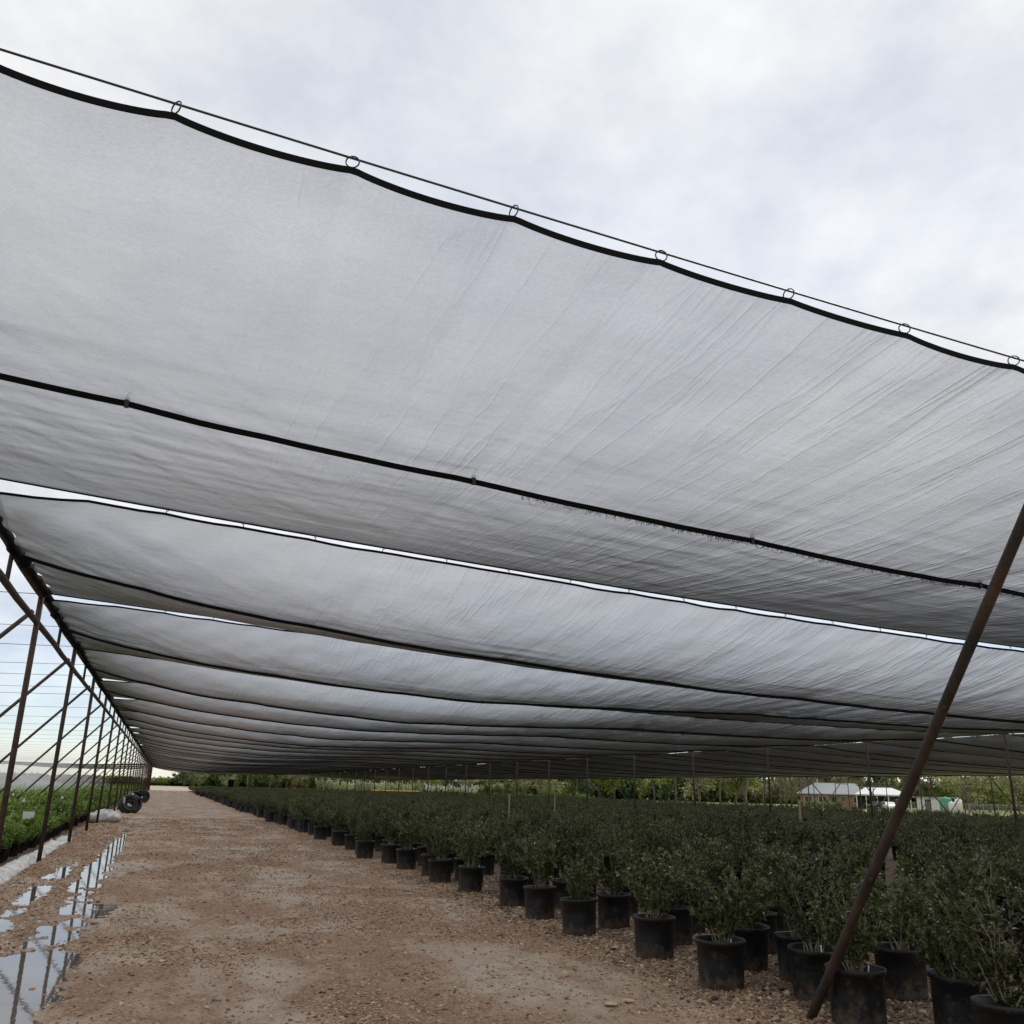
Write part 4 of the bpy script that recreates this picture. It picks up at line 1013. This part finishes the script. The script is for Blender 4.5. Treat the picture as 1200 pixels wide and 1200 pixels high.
# trees
def tree_meshes(seed, H, cr, trunk_h, mat, nleaf=2600, ls=0.32, tr=0.22, pine=False):
    r = np.random.default_rng(seed); tm = MB()
    pts = [(r.normal(0, .08)*i, r.normal(0, .08)*i, H*0.9*i/7) for i in range(8)]
    tm.tube([(0, 0, -0.2)]+pts[1:], list(np.linspace(tr, tr*0.25, 8)), 8)
    cl = []
    nb = 15 if not pine else 22
    for i in range(nb):
        z0 = r.uniform(trunk_h, H*0.85); a = r.uniform(0, 6.28); f = (z0-trunk_h)/(H-trunk_h)
        ln = cr*(0.55+0.5*r.random())*(1-0.55*f if pine else (0.55+0.75*math.sin(min(1, f+0.15)*pi*0.8)))
        b0 = np.array([0, 0, z0]); e = b0+np.array([cos(a)*ln, sin(a)*ln, ln*r.uniform(0.1, 0.55)*(1 if not pine else 0.3)])
        mid = (b0+e)/2+r.normal(0, .15, 3); tm.tube([tuple(b0), tuple(mid), tuple(e)], [tr*0.35, tr*0.22, tr*0.08], 5, False)
        for t in (0.55, 0.8, 1.0):
            cl.append((b0+(e-b0)*t+r.normal(0, .25, 3), cr*r.uniform(0.2, 0.36)))
    cl.append((np.array([0, 0, H*0.93]), cr*0.35))
    idx = r.integers(0, len(cl), nleaf); C0 = np.array([c[0] for c in cl])[idx]; RR = np.array([c[1] for c in cl])[idx]
    g = r.normal(0, 1, (nleaf, 3)); g /= np.linalg.norm(g, axis=1, keepdims=True); P = C0+g*(RR*r.random(nleaf)**0.45)[:, None]*np.array([1, 1, 0.75])
    P[:, 2] = np.maximum(P[:, 2], trunk_h*0.7)
    D = r.normal(0, 1, (nleaf, 3)); Nn = np.array([0, 0, .8])+r.normal(0, .7, (nleaf, 3)); L_ = ls*r.uniform(.6, 1.4, nleaf)
    co, f = leaf_faces(P, D, Nn, L_, L_*0.4)
    return tm.mesh('trunk', M['bark'], True), np_mesh('crown', co, f, mat)
TV = {'broad': [tree_meshes(1+i, 12+2*i, 5.2, 1.2+0.5*i, M['tree_leaf'], 5200, 0.42) for i in range(3)],
      'dark': [tree_meshes(11+i, 13+2*i, 4.2, 1.0, M['tree_leaf_dark'], 5200, 0.42) for i in range(2)],
      'pale': [tree_meshes(21+i, 12+i, 4.5, 1.5, M['tree_leaf_pale'], 2600, 0.35) for i in range(2)],
      'pine': [tree_meshes(31+i, 20, 3.6, 8.0, M['tree_leaf_dark'], 3000, 0.4, 0.26, True) for i in range(2)]}
TL = {'broad': 'bright green leafy tree', 'dark': 'dense dark green tree', 'pale': 'pale budding tree', 'pine': 'bare-trunked tall pine'}
TR = []
for pxl in range(640, 900, 22): TR.append((pxl+random.uniform(-8, 8), random.uniform(150, 200), random.choice(['broad', 'broad', 'dark', 'broad', 'pale'])))
for pxl in range(895, 960, 9): TR.append((pxl+random.uniform(-3, 3), random.uniform(215, 235), random.choice(['pine', 'pine', 'pale'])))
for pxl in range(940, 1240, 17): TR.append((pxl+random.uniform(-6, 6), random.uniform(225, 275), random.choice(['broad', 'broad', 'dark', 'pale'])))
for pxl in range(1135, 1230, 24): TR.append((pxl, random.uniform(190, 215), random.choice(['broad', 'pale', 'pale', 'dark'])))
for pxl in range(205, 660, 26): TR.append((pxl+random.uniform(-9, 9), random.uniform(330, 420), random.choice(['broad', 'dark', 'pale', 'dark'])))
TR.sort()
tc_ = {}
for (pxl, D, kd) in TR:
    tc_[kd] = tc_.get(kd, 0)+1; v = random.choice(TV[kd])
    e = empty('tree', at(pxl, D), '%s %s from the left in the tree line behind the nursery' % (ordw(tc_[kd]), TL[kd]), 'tree', 'trees behind the nursery', random.uniform(0, 6.28))
    s = random.uniform(.85, 1.2); link('trunk', v[0], e, None, None, s); link('crown', v[1], e, None, None, s)
# shrubs massed at the lawn edge behind the block, and a row of low dark hedge plants
def hedge(name, pxa, pxb, D, n, h, w, mat, lab, grp):
    vm = []
    for i in range(3):
        sm, co, f = shrub(700+i, nst=12, leaves=700, H0=0.05, top=1.0, spread=0.55, ll=0.11, lw=0.045, low=0.02, stems=False); vm.append(np_mesh('foliage', co, f, mat))
    for i in range(n):
        p = at(pxa+(pxb-pxa)*i/(n-1), D+random.uniform(-2, 2)); e = empty(name, p, lab % ordw(i+1), 'shrub', grp, random.uniform(0, 6))
        link('foliage', vm[i % 3], e, None, None, (w*random.uniform(.9, 1.2), w, h*random.uniform(.85, 1.15)))
        m = MB(); m.tube([(0, 0, -.05), (0, 0, h*.6)], 0.04, 5); m.build('stem', M['stem'], e)
hedge('white_shrub', 500, 556, 215, 9, 2.6, 1.5, leaf_mat('white_blossom', (0.5, 0.5, 0.45), (0.7, 0.68, 0.64), .1, .2), '%s white flowering shrub from the left beyond the shrub block', 'white flowering shrubs')
hedge('green_shrub', 505, 690, 120, 34, 1.5, 1.6, M['leaf_green'], '%s fresh green bush from the left in the row behind the shrub block', 'green bushes behind the block')
hedge('roadside_bush', 372, 492, 235, 20, 3.2, 1.9, leaf_mat('silver_green_leaf', (0.3, 0.33, 0.18), (0.55, 0.56, 0.4), .3, .3), '%s pale green bush from the left beyond the yellow flowers', 'pale bushes beyond the yellow flowers')
hedge('house_bush', 938, 984, 185, 7, 1.4, 1.3, M['leaf_green'], '%s clipped bush from the left in front of the brick house', 'bushes before the house')
def woodland():
    U = []
    for i, mt in enumerate((M['tree_leaf'], M['tree_leaf_dark'], M['tree_leaf_pale'], M['tree_leaf_dark'])):
        sm, co, f = shrub(800+i, nst=14, leaves=900, H0=0.02, top=1.0, spread=0.6, ll=0.11, lw=0.045, low=0.02, stems=False); U.append(proto('undergrowth_unit', np_mesh('undergrowth_unit', co, f, mt)))
    P = []; sc = []
    for i in range(1500):
        pxl = random.uniform(-140, 1330); far = 300 if pxl > 640 else 440
        P.append(at(pxl, random.uniform(far-20, far+60), -0.1)); w = random.uniform(5, 9); sc.append((w, w, random.uniform(4, 9) if pxl > 215 else random.uniform(2, 4)))
    n = len(P); scatter('woodland', np.array(P), np.c_[np.zeros((n, 2)), rng.uniform(0, 6, n)], np.array(sc), U, 'mass of mixed green woodland closing the view behind everything', 'woodland')
woodland()
# yellow flower strip
n = 1600; t = rng.random(n); D = rng.uniform(158, 166, n); P = np.array([at(435+55*a, d, 1.05) for a, d in zip(t, D)])
fm = MB(); fm.add([(-.15, 0, 0), (0, -.15, .06), (.15, 0, 0), (0, .15, .06), (0, 0, .16)], [(0, 1, 4), (1, 2, 4), (2, 3, 4), (3, 0, 4)])
scatter('yellow_flowers', P, np.c_[np.zeros((n, 2)), rng.uniform(0, 6, n)], np.ones((n, 3))*1.3, [proto('flower_head', fm.mesh('flower_head', pbr('yellow_petals', (0.75, 0.45, 0.06), (0.8, 0.6, 0.2), scale=3)))], 'strip of yellow and orange flowers beyond the shrubs', 'flowers')
# orange tractor and dark upright cabinet near the end of the roof
def tractor():
    p = at(340, 160); e = empty('tractor', p, 'small orange tractor parked at the far end under the roof', 'tractor', None, 1.0)
    o = pbr('orange_paint', (0.7, 0.13, 0.03), rough=0.4)
    m = MB(); m.box((0.6, 0, 0.95), (1.4, 0.7, 0.6)); m.build('hood', o, e); m = MB(); m.box((-0.5, 0, 0.8), (0.9, 0.9, 0.4)); m.build('body', o, e)
    m = MB(); m.box((-0.55, 0, 1.12), (0.5, 0.5, 0.12)); m.box((-0.8, 0, 1.35), (0.1, 0.5, 0.45)); m.build('seat', M['rubber'], e)
    m = MB(); m.tube([(-0.9, -.45, 1), (-0.9, -.45, 2.1), (-0.9, .45, 2.1), (-0.9, .45, 1)], 0.04, 6); m.build('roll_bar', o, e)
    for (x, y, r) in ((-0.6, -.65, .6), (-0.6, .65, .6), (1.1, -.5, .35), (1.1, .5, .35)):
        m = MB(); m.tube([(x, y-.14, r), (x, y+.14, r)], r, 16); w = m.build('wheel', M['rubber'], e); m = MB(); m.tube([(x, y-.15, r), (x, y+.15, r)], r*.5, 10); m.build('rim', M['trim'], w)
tractor()
p = at(268, 150); e = empty('control_cabinet', p, 'dark upright cabinet standing beside the far road edge', 'cabinet')
m = MB(); m.box((0, 0, 1.15), (0.9, 0.7, 2.2)); m.build('case', M['rubber'], e); m = MB(); m.box((0, -0.37, 1.2), (0.7, 0.03, 1.8)); m.build('door', M['hem'], e)

# spray drifting over the left field from the sprinklers
def mist():
    m, N, L = mat_new('sprinkler_mist'); out = N.new('ShaderNodeOutputMaterial'); v = N.new('ShaderNodeVolumePrincipled')
    v.inputs['Color'].default_value = (0.95, 0.96, 0.97, 1); v.inputs['Density'].default_value = 0.0042; L.new(v.outputs[0], out.inputs['Volume'])
    lab = ('widest thin veil of sprinkler mist over the left field', 'pale drifting mist over the left field', 'denser mist inside the spray over the left field', 'mist around the middle of the spray over the left field', 'mist at the heart of the spray over the left field')
    for q in range(5):
        b = MB(); f = 1-0.15*q
        for (cx, cy, cz, rx, ry, rz) in ((-9.5, 72, 0.8, 5.8, 26, 3.0), (-15, 112, 0.9, 9.5, 30, 3.6)):
            vs = []; n, k = 28, 14
            for i in range(k+1):
                ph = pi*i/k
                for j in range(n):
                    a = 2*pi*j/n; d = f*(1+0.16*sin(3*a+i*.7+q*1.9)+0.12*sin(5*a-i*1.1+q)); z = cz+rz*f*cos(ph)*(1+0.2*sin(2*a+q))
                    vs.append((cx+rx*sin(ph)*cos(a)*d, cy+ry*sin(ph)*sin(a)*d, max(-0.2-0.03*q, z)))
            b.add(vs, [(i*n+j, (i+1)*n+j, (i+1)*n+(j+1) % n, i*n+(j+1) % n) for i in range(k) for j in range(n)])
        tag(b.build('sprinkler_mist', m, None, True), lab[q], 'mist', None, 'stuff')
mist()
